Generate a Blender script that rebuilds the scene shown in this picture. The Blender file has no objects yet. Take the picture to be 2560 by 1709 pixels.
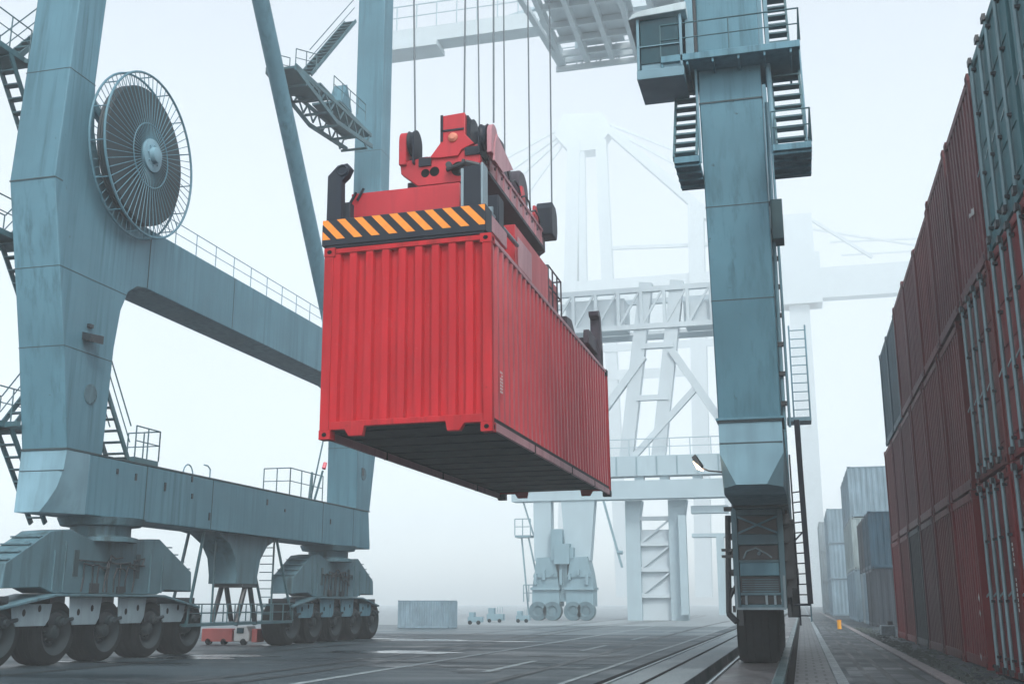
import bpy, bmesh, math, random
from mathutils import Vector, Matrix
random.seed(7)
R = math.radians
sc = bpy.context.scene
COL = sc.collection

# ------------------------------------------------------------------ materials
def new_mat(name):
    m = bpy.data.materials.new(name); m.use_nodes = True
    nt = m.node_tree
    return m, nt, nt.nodes['Principled BSDF']

def nd(nt, kind, **kw):
    n = nt.nodes.new(kind)
    for k, v in kw.items():
        if k in n.inputs.keys(): n.inputs[k].default_value = v
        else: setattr(n, k, v)
    return n

def paint(name, col, rough=0.5, streak=0.45, dirt=(0.03, 0.035, 0.035), rust=0.0, rustcol=(0.09, 0.035, 0.02),
          scale=1.0, metal=0.0, spec=0.5, vary=0.25, bump=0.15, xs=5.5, zs=0.55):
    m, nt, b = new_mat(name)
    L = nt.links.new
    tc = nd(nt, 'ShaderNodeTexCoord'); oi = nd(nt, 'ShaderNodeObjectInfo')
    wm = nd(nt, 'ShaderNodeMath', operation='MULTIPLY'); L(oi.outputs['Random'], wm.inputs[0]); wm.inputs[1].default_value = 37.0
    mp = nd(nt, 'ShaderNodeMapping'); L(tc.outputs['Object'], mp.inputs['Vector']); mp.inputs['Scale'].default_value = (xs*scale, xs*scale, zs*scale)
    n1 = nd(nt, 'ShaderNodeTexNoise', noise_dimensions='4D', Scale=1.0, Detail=6.0, Roughness=0.65)
    L(mp.outputs[0], n1.inputs['Vector']); L(wm.outputs[0], n1.inputs['W'])
    r1 = nd(nt, 'ShaderNodeValToRGB'); L(n1.outputs['Fac'], r1.inputs[0])
    r1.color_ramp.elements[0].position = 0.47; r1.color_ramp.elements[1].position = 0.70
    r1.color_ramp.elements[0].color = (0, 0, 0, 1); r1.color_ramp.elements[1].color = (streak, streak, streak, 1)
    # large patches of fading
    n2 = nd(nt, 'ShaderNodeTexNoise', noise_dimensions='4D', Scale=0.9*scale, Detail=3.0)
    L(tc.outputs['Object'], n2.inputs['Vector']); L(wm.outputs[0], n2.inputs['W'])
    mr = nd(nt, 'ShaderNodeMapRange'); L(n2.outputs['Fac'], mr.inputs[0])
    mr.inputs[1].default_value = 0.3; mr.inputs[2].default_value = 0.7; mr.inputs[3].default_value = 1-vary; mr.inputs[4].default_value = 1+vary
    hv = nd(nt, 'ShaderNodeHueSaturation'); hv.inputs['Color'].default_value = (*col, 1); L(mr.outputs[0], hv.inputs['Value'])
    mk = nd(nt, 'ShaderNodeMapRange'); L(n2.outputs['Fac'], mk.inputs[0])
    mk.inputs[1].default_value = 0.38; mk.inputs[2].default_value = 0.62; mk.inputs[3].default_value = 0.2; mk.inputs[4].default_value = 1.0
    ms_ = nd(nt, 'ShaderNodeMath', operation='MULTIPLY'); L(r1.outputs[0], ms_.inputs[0]); L(mk.outputs[0], ms_.inputs[1])
    mx = nd(nt, 'ShaderNodeMix', data_type='RGBA'); L(ms_.outputs[0], mx.inputs['Factor']); L(hv.outputs[0], mx.inputs[6]); mx.inputs[7].default_value = (*dirt, 1)
    out = mx.outputs[2]
    # small chips / rust spots
    n3 = nd(nt, 'ShaderNodeTexNoise', noise_dimensions='4D', Scale=9.0*scale, Detail=4.0, Roughness=0.7)
    L(tc.outputs['Object'], n3.inputs['Vector']); L(wm.outputs[0], n3.inputs['W'])
    r3 = nd(nt, 'ShaderNodeValToRGB'); L(n3.outputs['Fac'], r3.inputs[0])
    r3.color_ramp.elements[0].position = 0.66; r3.color_ramp.elements[1].position = 0.74
    r3.color_ramp.elements[0].color = (0, 0, 0, 1); r3.color_ramp.elements[1].color = (rust, rust, rust, 1)
    mx2 = nd(nt, 'ShaderNodeMix', data_type='RGBA'); L(r3.outputs[0], mx2.inputs['Factor']); L(out, mx2.inputs[6]); mx2.inputs[7].default_value = (*rustcol, 1)
    L(mx2.outputs[2], b.inputs['Base Color'])
    rr = nd(nt, 'ShaderNodeMapRange'); L(n1.outputs['Fac'], rr.inputs[0])
    rr.inputs[3].default_value = max(0.1, rough-0.15); rr.inputs[4].default_value = min(1, rough+0.2)
    L(rr.outputs[0], b.inputs['Roughness'])
    b.inputs['Metallic'].default_value = metal
    b.inputs['Specular IOR Level'].default_value = spec
    if bump:
        bp = nd(nt, 'ShaderNodeBump', Strength=bump, Distance=0.02); L(n2.outputs['Fac'], bp.inputs['Height']); L(bp.outputs[0], b.inputs['Normal'])
    return m

def plain(name, col, rough=0.5, metal=0.0, spec=0.5):
    m, nt, b = new_mat(name)
    tc = nd(nt, 'ShaderNodeTexCoord')
    n = nd(nt, 'ShaderNodeTexNoise', Scale=12.0, Detail=4.0); nt.links.new(tc.outputs['Object'], n.inputs['Vector'])
    mr = nd(nt, 'ShaderNodeMapRange'); nt.links.new(n.outputs['Fac'], mr.inputs[0]); mr.inputs[3].default_value = 0.75; mr.inputs[4].default_value = 1.2
    hv = nd(nt, 'ShaderNodeHueSaturation'); hv.inputs['Color'].default_value = (*col, 1); nt.links.new(mr.outputs[0], hv.inputs['Value'])
    nt.links.new(hv.outputs[0], b.inputs['Base Color'])
    b.inputs['Roughness'].default_value = rough; b.inputs['Metallic'].default_value = metal
    b.inputs['Specular IOR Level'].default_value = spec
    return m

def emit(name, col, s):
    m, nt, b = new_mat(name)
    b.inputs['Base Color'].default_value = (*col, 1); b.inputs['Emission Color'].default_value = (*col, 1); b.inputs['Emission Strength'].default_value = s
    return m

def ground_mat(name, col, col2, wet=(0.25, 0.6), sx=0.35, sy=1.3, bump=0.25, tint=None):
    m, nt, b = new_mat(name); L = nt.links.new
    tc = nd(nt, 'ShaderNodeTexCoord')
    mp = nd(nt, 'ShaderNodeMapping'); L(tc.outputs['Object'], mp.inputs[0]); mp.inputs['Scale'].default_value = (sx, sy, 1)
    n1 = nd(nt, 'ShaderNodeTexNoise', Scale=1.0, Detail=8.0, Roughness=0.62); L(mp.outputs[0], n1.inputs['Vector'])
    n2 = nd(nt, 'ShaderNodeTexNoise', Scale=22.0, Detail=5.0, Roughness=0.7); L(tc.outputs['Object'], n2.inputs['Vector'])
    r = nd(nt, 'ShaderNodeValToRGB'); L(n1.outputs['Fac'], r.inputs[0])
    r.color_ramp.elements[0].position = 0.36; r.color_ramp.elements[1].position = 0.66
    r.color_ramp.elements[0].color = (*col, 1); r.color_ramp.elements[1].color = (*col2, 1)
    mr = nd(nt, 'ShaderNodeMapRange'); L(n2.outputs['Fac'], mr.inputs[0]); mr.inputs[1].default_value = .3; mr.inputs[2].default_value = .7; mr.inputs[3].default_value = 0.65; mr.inputs[4].default_value = 1.35
    hv = nd(nt, 'ShaderNodeHueSaturation'); L(r.outputs[0], hv.inputs['Color']); L(mr.outputs[0], hv.inputs['Value'])
    L(hv.outputs[0], b.inputs['Base Color'])
    r2 = nd(nt, 'ShaderNodeMapRange'); L(n1.outputs['Fac'], r2.inputs[0]); r2.inputs[1].default_value = .35; r2.inputs[2].default_value = .65
    r2.inputs[3].default_value = wet[0]; r2.inputs[4].default_value = wet[1]
    L(r2.outputs[0], b.inputs['Roughness']); b.inputs['Specular IOR Level'].default_value = 0.32
    bp = nd(nt, 'ShaderNodeBump', Strength=bump, Distance=0.02); L(n2.outputs['Fac'], bp.inputs['Height']); L(bp.outputs[0], b.inputs['Normal'])
    return m

TEAL = paint('teal_steel_paint', (0.090, 0.212, 0.272), vary=0.14, zs=0.3, xs=8.0, rough=0.5, spec=0.3, streak=0.75, dirt=(0.03, 0.08, 0.10), rust=0.8, rustcol=(0.03, 0.04, 0.04))
TEALD = paint('teal_steel_paint_grimy', (0.080, 0.160, 0.195), rough=0.55, spec=0.3, streak=0.8, dirt=(0.02, 0.03, 0.03), rust=0.7, rustcol=(0.02, 0.02, 0.02))
TEALP = paint('pale_steel_paint', (0.17, 0.31, 0.38), rough=0.5, spec=0.3, streak=0.5, dirt=(0.08, 0.13, 0.15), rust=0.5, rustcol=(0.03, 0.04, 0.04))
RAILM = paint('railing_steel', (0.045, 0.12, 0.145), rough=0.5, streak=0.3)
DARK = plain('dark_greasy_steel', (0.018, 0.026, 0.032), rough=0.45)
SEAM = plain('weld_seam_grime', (0.03, 0.06, 0.07), rough=0.6)
CABLE = plain('wound_cable', (0.010, 0.028, 0.038), rough=0.6)
RUBBER = plain('tyre_rubber', (0.007, 0.010, 0.012), rough=0.8, spec=0.15)
RIM = paint('wheel_rim_grime', (0.020, 0.032, 0.038), rough=0.65, streak=0.7, spec=0.2)
GREYB = paint('grey_steel_plate', (0.19, 0.27, 0.31), rough=0.5, streak=0.6, dirt=(0.05, 0.06, 0.06))
RED = paint('bright_red_container_paint', (0.43, 0.016, 0.024), rough=0.45, spec=0.12, streak=0.7, dirt=(0.24, 0.012, 0.016), rust=0.55, rustcol=(0.52, 0.11, 0.10), vary=0.14, xs=7.0, zs=0.4)
REDC = paint('rusty_red_frame_paint', (0.40, 0.018, 0.025), rough=0.5, spec=0.12, streak=0.8, dirt=(0.13, 0.018, 0.018), rust=0.9, rustcol=(0.07, 0.025, 0.018), scale=1.3, vary=0.2)
REDF = paint('faded_red_container_paint', (0.42, 0.032, 0.045), rough=0.36, spec=0.6, streak=0.35, dirt=(0.22, 0.02, 0.03), rust=0.2, vary=0.12)
REDS = paint('red_machinery_paint', (0.44, 0.024, 0.036), rough=0.4, spec=0.3, streak=0.45, dirt=(0.16, 0.015, 0.025), rust=0.4, rustcol=(0.05, 0.02, 0.02))
REDP = paint('scuffed_pale_red_paint', (0.42, 0.20, 0.23), rough=0.45, streak=0.6, dirt=(0.16, 0.04, 0.05), rust=0.4)
NAVY = paint('blue_black_steel', (0.010, 0.018, 0.030), rough=0.5, streak=0.3, spec=0.25)
PURP = paint('purple_grey_steel', (0.045, 0.038, 0.052), rough=0.5, streak=0.4, spec=0.25)
ORANGE = plain('orange_warning_paint', (0.85, 0.27, 0.02), rough=0.5)
BLACK = plain('black_hole', (0.006, 0.007, 0.008), rough=0.9, spec=0.1)
WHITE = plain('white_marking', (0.55, 0.57, 0.56), rough=0.6)
UNDER = paint('container_underside_coating', (0.008, 0.015, 0.019), rough=0.6, streak=0.3, spec=0.2)
ROPE = plain('wire_rope', (0.10, 0.13, 0.15), rough=0.5, metal=0.3)
GLASS = plain('dark_cab_glass', (0.012, 0.055, 0.072), rough=0.12, spec=0.3)
LENS = emit('lit_lamp_lens', (1.0, 0.62, 0.36), 14.0)
CREAM = paint('cab_white_panel', (0.42, 0.52, 0.55), rough=0.5)
YELLOW = plain('yellow_post_paint', (0.85, 0.38, 0.02), rough=0.5)
FAR = paint('haze_pale_crane_paint', (0.38, 0.50, 0.55), rough=0.6, streak=0.15, dirt=(0.2, 0.28, 0.31), bump=0, vary=0.06)  # far crane paints here hold part of the haze fade in their base colour
FARD = paint('haze_toned_mid_paint', (0.20, 0.32, 0.37), rough=0.6, streak=0.3, dirt=(0.1, 0.16, 0.19), bump=0, vary=0.1)
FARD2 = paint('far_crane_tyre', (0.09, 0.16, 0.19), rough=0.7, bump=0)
FARW = paint('haze_whitened_crane_paint', (0.52, 0.61, 0.65), rough=0.6, streak=0.1, dirt=(0.3, 0.38, 0.41), bump=0, vary=0.05)
FART = paint('haze_whitened_tower_paint', (0.50, 0.57, 0.60), rough=0.6, streak=0.1, dirt=(0.4, 0.45, 0.46), bump=0, vary=0.05)  # whitened so the tower's haze fade is partly in its paint
FARW2 = paint('pale_red_lead_paint', (0.42, 0.10, 0.09), rough=0.6)

ASPHALT = ground_mat('damp_asphalt', (0.008, 0.018, 0.024), (0.040, 0.064, 0.078), wet=(0.38, 0.72), sx=0.16, sy=0.55)
ROADM = ground_mat('dark_road_asphalt', (0.016, 0.026, 0.032), (0.045, 0.062, 0.07), wet=(0.35, 0.7), sx=0.5, sy=0.7)
CONC = ground_mat('stained_concrete', (0.09, 0.12, 0.135), (0.21, 0.26, 0.28), wet=(0.35, 0.7), sx=1.6, sy=0.5)
STRIP = ground_mat('brown_stained_concrete', (0.05, 0.055, 0.06), (0.12, 0.12, 0.125), wet=(0.3, 0.6), sx=1.5, sy=0.6)
LINEW = ground_mat('worn_white_line_paint', (0.07, 0.10, 0.115), (0.30, 0.36, 0.38), wet=(0.4, 0.6), sx=4, sy=2.5)
LINEP = ground_mat('worn_pinkish_kerb', (0.14, 0.13, 0.135), (0.30, 0.27, 0.27), wet=(0.5, 0.7), sx=4, sy=2.5)
KERB = ground_mat('teal_kerb_steel', (0.03, 0.065, 0.075), (0.07, 0.12, 0.13), wet=(0.3, 0.5), sx=3, sy=1)
RAILS = plain('worn_rail_steel', (0.20, 0.25, 0.28), rough=0.28, metal=0.7)
GRAVEL = plain('grit_and_weeds', (0.05, 0.065, 0.06), rough=0.9)

def pavers():
    m, nt, b = new_mat('dark_brick_pavers'); L = nt.links.new
    tc = nd(nt, 'ShaderNodeTexCoord')
    br = nd(nt, 'ShaderNodeTexBrick'); L(tc.outputs['Object'], br.inputs['Vector'])
    br.inputs['Color1'].default_value = (0.075, 0.085, 0.09, 1); br.inputs['Color2'].default_value = (0.12, 0.13, 0.135, 1); br.inputs['Mortar'].default_value = (0.02, 0.025, 0.028, 1)
    br.inputs['Scale'].default_value = 1.0; br.inputs['Mortar Size'].default_value = 0.018; br.inputs['Brick Width'].default_value = 0.24; br.inputs['Row Height'].default_value = 0.42
    L(br.outputs['Color'], b.inputs['Base Color']); b.inputs['Roughness'].default_value = 0.55
    return m
PAVER = pavers()

# ------------------------------------------------------------------ mesh builder
class MB:
    def __init__(s): s.v = []; s.f = []; s.m = []; s.off = Vector((0, 0, 0))
    def add(s, vs, fs, m=0):
        n = len(s.v); s.v += [tuple(p) for p in vs]
        for f in fs: s.f.append([i+n for i in f]); s.m.append(m)
        return s
    def box(s, x0, x1, y0, y1, z0, z1, m=0):
        return s.add([(x0,y0,z0),(x1,y0,z0),(x1,y1,z0),(x0,y1,z0),(x0,y0,z1),(x1,y0,z1),(x1,y1,z1),(x0,y1,z1)],
                     [(0,3,2,1),(4,5,6,7),(0,1,5,4),(1,2,6,5),(2,3,7,6),(3,0,4,7)], m)
    def prism(s, poly, axis, a, b, m=0):
        def P(u, w, t): return {'x': (t,u,w), 'y': (u,t,w), 'z': (u,w,t)}[axis]
        n = len(poly); vs = [P(u,w,a) for u,w in poly]+[P(u,w,b) for u,w in poly]
        fs = [tuple(range(n)), tuple(range(2*n-1, n-1, -1))]+[(i,(i+1)%n,(i+1)%n+n,i+n) for i in range(n)]
        return s.add(vs, fs, m)
    def hull(s, pts, m=0):
        bm = bmesh.new()
        for p in pts: bm.verts.new(p)
        r = bmesh.ops.convex_hull(bm, input=bm.verts)
        bm.verts.ensure_lookup_table(); bm.verts.index_update()
        s.add([v.co[:] for v in bm.verts], [[v.index for v in f.verts] for f in bm.faces], m); bm.free(); return s
    def bar(s, p, q, w, h, m=0, up=(0,0,1)):
        p, q = Vector(p), Vector(q); d = (q-p).normalized(); u = Vector(up)
        if abs(d.dot(u)) > 0.98: u = Vector((0,1,0))
        r = d.cross(u).normalized(); u = r.cross(d).normalized()
        vs = [c+r*(w/2*i)+u*(h/2*j) for c in (p,q) for i,j in ((-1,-1),(1,-1),(1,1),(-1,1))]
        return s.add(vs, [(0,1,2,3),(7,6,5,4),(0,4,5,1),(1,5,6,2),(2,6,7,3),(3,7,4,0)], m)
    def tube(s, p, q, r, n=8, m=0, r2=None):
        p, q = Vector(p), Vector(q); d = (q-p).normalized(); r2 = r if r2 is None else r2
        u = Vector((0,0,1)) if abs(d.z) < 0.95 else Vector((1,0,0))
        a = d.cross(u).normalized(); b = d.cross(a).normalized()
        vs = []
        for c, rr in ((p,r),(q,r2)):
            for i in range(n):
                t = 2*math.pi*i/n; vs.append(c+a*(rr*math.cos(t))+b*(rr*math.sin(t)))
        fs = [(i,(i+1)%n,(i+1)%n+n,i+n) for i in range(n)]+[tuple(range(n-1,-1,-1)), tuple(range(n,2*n))]
        return s.add(vs, fs, m)
    def path(s, pts, r, n=6, m=0):
        for a, b in zip(pts, pts[1:]): s.tube(a, b, r, n, m)
        return s
    def ring(s, c, R_, r, axis='x', n=48, k=5, m=0):
        c = Vector(c); vs = []; fs = []
        for i in range(n):
            t = 2*math.pi*i/n
            for j in range(k):
                p = 2*math.pi*j/k; rad = R_+r*math.cos(p); h = r*math.sin(p)
                o = {'x': (h, rad*math.cos(t), rad*math.sin(t)), 'y': (rad*math.cos(t), h, rad*math.sin(t)), 'z': (rad*math.cos(t), rad*math.sin(t), h)}[axis]
                vs.append(c+Vector(o))
        for i in range(n):
            for j in range(k): fs.append((i*k+j, i*k+(j+1)%k, ((i+1)%n)*k+(j+1)%k, ((i+1)%n)*k+j))
        return s.add(vs, fs, m)
    def lathe(s, c, prof, axis='x', n=32, ms=None):
        # prof: list of (h, radius) along axis; ms: material per segment
        c = Vector(c); k = len(prof); vs = []
        for i in range(n):
            t = 2*math.pi*i/n
            for h, rad in prof:
                o = {'x': (h, rad*math.cos(t), rad*math.sin(t)), 'y': (rad*math.cos(t), h, rad*math.sin(t)), 'z': (rad*math.cos(t), rad*math.sin(t), h)}[axis]
                vs.append(c+Vector(o))
        for j in range(k-1):
            s.add([], [], 0)
        n0 = len(s.v); s.v += [tuple(p) for p in vs]
        for i in range(n):
            for j in range(k-1):
                s.f.append([n0+i*k+j, n0+i*k+j+1, n0+((i+1)%n)*k+j+1, n0+((i+1)%n)*k+j]); s.m.append(ms[j] if ms else 0)
        return s
    def build(s, name, mats, parent=None, bevel=0, local=False, smooth=True):
        if not isinstance(mats, (list, tuple)): mats = [mats]
        me = bpy.data.meshes.new(name)
        o = None
        off = Vector((0,0,0))
        if parent is not None and not local: off = Vector(parent.get('base', (0,0,0)))
        me.from_pydata([Vector(p)-off for p in s.v], [], s.f)
        for m in mats: me.materials.append(m)
        me.polygons.foreach_set('material_index', s.m)
        bm = bmesh.new(); bm.from_mesh(me)
        bmesh.ops.recalc_face_normals(bm, faces=bm.faces); bm.to_mesh(me); bm.free()
        if smooth:
            me.polygons.foreach_set('use_smooth', [True]*len(me.polygons)); me.set_sharp_from_angle(angle=R(35))
        me.update()
        o = bpy.data.objects.new(name, me); COL.objects.link(o)
        if parent is not None: o.parent = parent; o['base'] = list(parent.get('base', (0,0,0)))
        if bevel:
            bv = o.modifiers.new('edge', 'BEVEL'); bv.width = bevel; bv.segments = 2; bv.limit_method = 'ANGLE'; bv.angle_limit = R(40)
        return o

def thing(name, label, cat, loc=(0,0,0), rot=(0,0,0), group=None):
    o = bpy.data.objects.new(name, None); COL.objects.link(o)
    o.location = loc; o.rotation_euler = rot; o['base'] = list(loc)
    o['label'] = label; o['category'] = cat
    if group: o['group'] = group
    return o
def tag(o, label, cat, group=None):
    o['label'] = label; o['category'] = cat
    if group: o['group'] = group
    return o
def struct(o, kind='structure'): o['kind'] = kind; return o
KIDS = {}
def dup(root, loc, label, group=None):
    r = root.copy(); COL.objects.link(r); r.location = loc; r['label'] = label
    if group: r['group'] = group
    for ch in list(root.children):
        c = ch.copy(); COL.objects.link(c); c.parent = r
        for g in list(ch.children):
            d = g.copy(); COL.objects.link(d); d.parent = c
    return r

def arc(c, r, a0, a1, n=8): return [(c[0]+r*math.cos(R(a0+(a1-a0)*i/n)), c[1]+r*math.sin(R(a0+(a1-a0)*i/n))) for i in range(n+1)]

def railing(mb, pts, h=0.42, r=0.011, step=0.55, mid=True):
    """posts, top rail and mid rail along a polyline of floor points"""
    for a, b in zip(pts, pts[1:]):
        a, b = Vector(a), Vector(b); L = (b-a).length; n = max(1, round(L/step)); up = Vector((0,0,h))
        for i in range(n+1):
            p = a.lerp(b, i/n); mb.tube(p, p+up, r, 6)
        mb.tube(a+up, b+up, r, 6)
        if mid: mb.tube(a+up*0.52, b+up*0.52, r*0.8, 6)

def flight(mb, p, q, width, n, axis='y'):
    """open stair flight: two stringers and n treads from p to q (centre line); runs along axis"""
    p, q = Vector(p), Vector(q); sx = Vector((width/2,0,0)) if axis == 'y' else Vector((0,width/2,0))
    for s in (-1, 1): mb.bar(p+sx*s, q+sx*s, 0.03, 0.09)
    for i in range(n):
        c = p.lerp(q, (i+0.5)/n)
        if axis == 'y': mb.box(c.x-width/2, c.x+width/2, c.y-0.07, c.y+0.07, c.z-0.012, c.z+0.012)
        else: mb.box(c.x-0.07, c.x+0.07, c.y-width/2, c.y+width/2, c.z-0.012, c.z+0.012)

# ------------------------------------------------------------------ ground
TR0, TR1 = -1.43, -1.15
gp = [(-260,0),(TR0,0),(TR0+0.02,-0.16),(TR1-0.02,-0.16),(TR1,0),(170,0)]
g = MB(); ys = [-25, 8, 16, 30, 60, 120, 250, 450]
vs = [(x,y,z) for y in ys for x,z in gp]; k = len(gp)
g.add(vs, [(j*k+i, j*k+i+1, (j+1)*k+i+1, (j+1)*k+i) for j in range(len(ys)-1) for i in range(k-1)])
struct(g.build('ground', ASPHALT, smooth=False))
def sheet(name, mat, x0, x1, y0=2, y1=250, z=0.004, kind='structure'):
    b = MB(); b.add([(x0,y0,z),(x1,y0,z),(x1,y1,z),(x0,y1,z)], [(0,1,2,3)]); return struct(b.build(name, mat, smooth=False), kind)
sheet('road', ROADM, 0.56, 1.60)
sheet('track_concrete', CONC, -2.33, -1.95)
sheet('track_apron', CONC, -1.88, -1.44)
sheet('track_strip', STRIP, -1.10, -0.40)
sheet('track_bed', ASPHALT, -2.80, -2.47)
sheet('paver_strip', PAVER, -0.15, 0.34)
sheet('road_marking', LINEW, 0.36, 0.49, z=0.008)
sheet('lane_marking', LINEW, -6.0, -5.86, z=0.006)
sheet('edge_marking', LINEW, -2.88, -2.80, z=0.012)
MIST_APRON = ground_mat('mist_pale_concrete', (0.17, 0.21, 0.225), (0.30, 0.34, 0.355), wet=(0.4, 0.7), sx=0.2, sy=0.5)  # pale colour puts the misty brightening into the far ground, lifts the fog
sheet('mist_pale_apron', MIST_APRON, -250, -2.9, 46, 449, z=0.005)
sheet('mist_pale_apron', ground_mat('mist_grey_concrete', (0.05, 0.075, 0.088), (0.13, 0.165, 0.18), wet=(0.35, 0.65), sx=0.2, sy=0.5), -250, -2.9, 33, 46, z=0.005)  # middle step of the mist brightening painted into the ground
sheet('mist_pale_apron', MIST_APRON, 9, 160, 5, 449, z=0.005)
for i in range(-1, 5): sheet('dash_marking', LINEW, -4.44, -4.32, 8.3+7.0*i, 11.3+7.0*i, z=0.006)
def rail(x0, x1, name='crane_rail', mat=RAILS, z1=0.03):
    b = MB().box(x0, x1, 2, 200, 0.002, z1); return struct(b.build(name, mat))
struct(MB().box(-2.46, -2.36, 2, 200, 0.002, 0.012).build('rail_groove', BLACK))
struct(MB().box(-1.935, -1.89, 2, 200, 0.002, 0.012).build('rail_groove', BLACK))
rail(-1.14, -1.11)
rail(-2.335, -2.30, z1=0.022)
struct(MB().box(-0.385, -0.25, 2, 200, 0.002, 0.09).build('kerb', KERB, bevel=0.015))
struct(MB().box(-0.25, -0.15, 2, 200, 0.002, 0.010).build('drain_channel', BLACK))
struct(MB().box(1.60, 1.78, 2, 120, 0.002, 0.035).build('kerb', LINEP, bevel=0.01))
# dark construction joints, tyre marks and repair patches across the quay
jt = MB()
for y in (17.5, 26.2): jt.box(-40, -2.9, y, y+0.035, 0.002, 0.0032)
struct(jt.build('joint_marking', BLACK))
PATCH = ground_mat('patched_asphalt', (0.010, 0.016, 0.020), (0.030, 0.042, 0.050), wet=(0.3, 0.6), sx=0.8, sy=0.9)
rnd = random.Random(21)
for i in range(22):
    b = MB(); x, y = rnd.uniform(-13, -3.4), rnd.uniform(11.5, 36); a, c = rnd.uniform(.3, 1.5), rnd.uniform(.15, .7)
    n = 14; b.add([(x+a*math.cos(6.283*k/n)*rnd.uniform(.6,1.1), y+c*math.sin(6.283*k/n)*rnd.uniform(.6,1.1), 0.0052+0.00005*i) for k in range(n)], [tuple(range(n))])
    struct(b.build('ground_marking', PATCH, smooth=False))
PUDDLE = ground_mat('standing_water', (0.010, 0.018, 0.024), (0.02, 0.03, 0.036), wet=(0.14, 0.3), sx=0.8, sy=0.9, bump=0.02)
for i in range(9):
    b = MB(); x, y = rnd.uniform(-12, -6.8), rnd.uniform(13, 31); a, c = rnd.uniform(.5, 1.9), rnd.uniform(.15, .6)
    n = 22; b.add([(x+a*math.cos(6.283*k/n)*rnd.uniform(.7,1.1), y+c*math.sin(6.283*k/n)*rnd.uniform(.7,1.1), 0.0075+0.00005*i) for k in range(n)], [tuple(range(n))])
    struct(b.build('water', PUDDLE, smooth=False))
TYRE = ground_mat('tyre_mark_rubber', (0.006, 0.009, 0.011), (0.016, 0.024, 0.028), wet=(0.4, 0.6), sx=5, sy=0.4)
for i, (x, dx) in enumerate(((-7.3,0.5),(-7.9,0.5),(-10.2,-0.3),(-3.9,0.1),(1.0,0.0),(1.35,0.02),(0.75,-0.02))):
    b = MB(); w_ = 0.16 if x < 0 else 0.09
    pts = [(x+dx*math.sin(y*0.11), y) for y in range(6, 90, 3)]
    b.add([(p[0]+k*w_, p[1], 0.0066 if x < 0 else 0.0086) for p in pts for k in (0, 1)], [(2*j, 2*j+1, 2*j+3, 2*j+2) for j in range(len(pts)-1)])
    struct(b.build('ground_marking', TYRE, smooth=False))
# grit, stones and weeds along the foot of the container wall
gb = MB()
for i in range(900):
    y = random.uniform(11, 45); x = 1.85+abs(random.gauss(0, 0.30)); s = random.uniform(0.012, 0.055)
    if x > 2.5: x = 2.48
    a = random.uniform(0, 6.3); c = Vector((x, y, 0.004))
    d1 = Vector((math.cos(a), math.sin(a), 0))*s*random.uniform(.8, 2.6); d2 = Vector((-math.sin(a), math.cos(a), 0))*s
    gb.add([c-d1, c+d2*.8, c+d1, c-d2, c+Vector((d1.x*.2, d2.y*.2, s*random.uniform(.4, 1.1)))], [(0,1,4),(1,2,4),(2,3,4),(3,0,4)])
struct(gb.build('gravel', GRAVEL, smooth=False), 'stuff')

# ------------------------------------------------------------------ container pieces
def corrugated(mb, u0, u1, z0, z1, place, period, depth, flat=0.42, lip=True, m=0):
    """trapezoidal sheet; place(u, d, z) -> point, d = recess depth"""
    n = max(1, round((u1-u0)/period)); p = (u1-u0)/n; prof = []
    for i in range(n):
        a = u0+i*p; prof += [(a, 0), (a+p*flat, 0), (a+p*0.5, depth), (a+p*(0.5+flat), depth)]
    prof += [(u1, 0)]
    k = len(prof); nz = 7; rr = random.Random(int(period*1000)+k)
    ph = [rr.uniform(0, 6.28) for _ in range(6)]
    def dent(u, z): return 0.006*(math.sin(2.1*u+ph[0])*math.sin(1.7*z+ph[1])+0.7*math.sin(4.7*u+ph[2])*math.sin(3.9*z+ph[3]))
    zs_ = [z0+(z1-z0)*j/nz for j in range(nz+1)]
    vs = [place(u, d+(0 if j in (0, nz) or i in (0, k-1) else dent(u, z)+0.006), z) for j, z in enumerate(zs_) for i, (u, d) in enumerate(prof)]
    mb.add(vs, [(j*k+i, j*k+i+1, (j+1)*k+i+1, (j+1)*k+i) for j in range(nz) for i in range(k-1)], m)
    return mb

def casting(mb, x0, x1, y0, y1, z0, z1, sx, sy):
    mb.box(x0, x1, y0, y1, z0, z1, 0)
    cx, cy, cz = (x0+x1)/2, (y0+y1)/2, (z0+z1)/2
    n = 12
    fy = y0-0.003 if sy < 0 else y1+0.003; fx = x0-0.003 if sx < 0 else x1+0.003
    mb.add([(cx+0.036*math.cos(6.283*i/n), fy, cz+0.030*math.sin(6.283*i/n)) for i in range(n)], [tuple(range(n))], 1)
    mb.add([(fx, cy+0.030*math.cos(6.283*i/n), cz+0.036*math.sin(6.283*i/n)) for i in range(n)], [tuple(range(n))], 1)

# ------------------------------------------------------------------ hanging red container
HL = (-6.2, 13.39, 3.09); HROT = (0, R(-0.65), 0)
W, LN, HH = 2.44, 9.32, 2.715
c1 = thing('shipping_container', 'bright red corrugated container hanging from the crane in mid air', 'container', HL, HROT)
for y0, y1, p0, p1 in ((0.012, 0.11, 0, 0.10), (LN-0.11, LN-0.012, LN-0.10, LN)):
    fr = MB()
    for x0, x1 in ((0, 0.13), (W-0.13, W)): fr.box(x0, x1, p0, p1, 0.125, HH-0.125)
    fr.box(0.16, W-0.16, y0, y1, HH-0.085, HH-0.012)
    fr.prism([(0.13,0.30),(0.13,0.125),(0.36,0.125),(0.42,0.03),(0.62,0.03),(0.645,0.16),(1.79,0.16),(1.815,0.03),(1.99,0.03),(2.05,0.125),(2.31,0.125),(2.31,0.22),(2.31,0.24),(0.13,0.24)][1:13]+[(0.13,0.24)], 'y', y0, y1)
    fr.build('end_frame', REDC, c1, bevel=0.008, local=True)
rl = MB()
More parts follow.
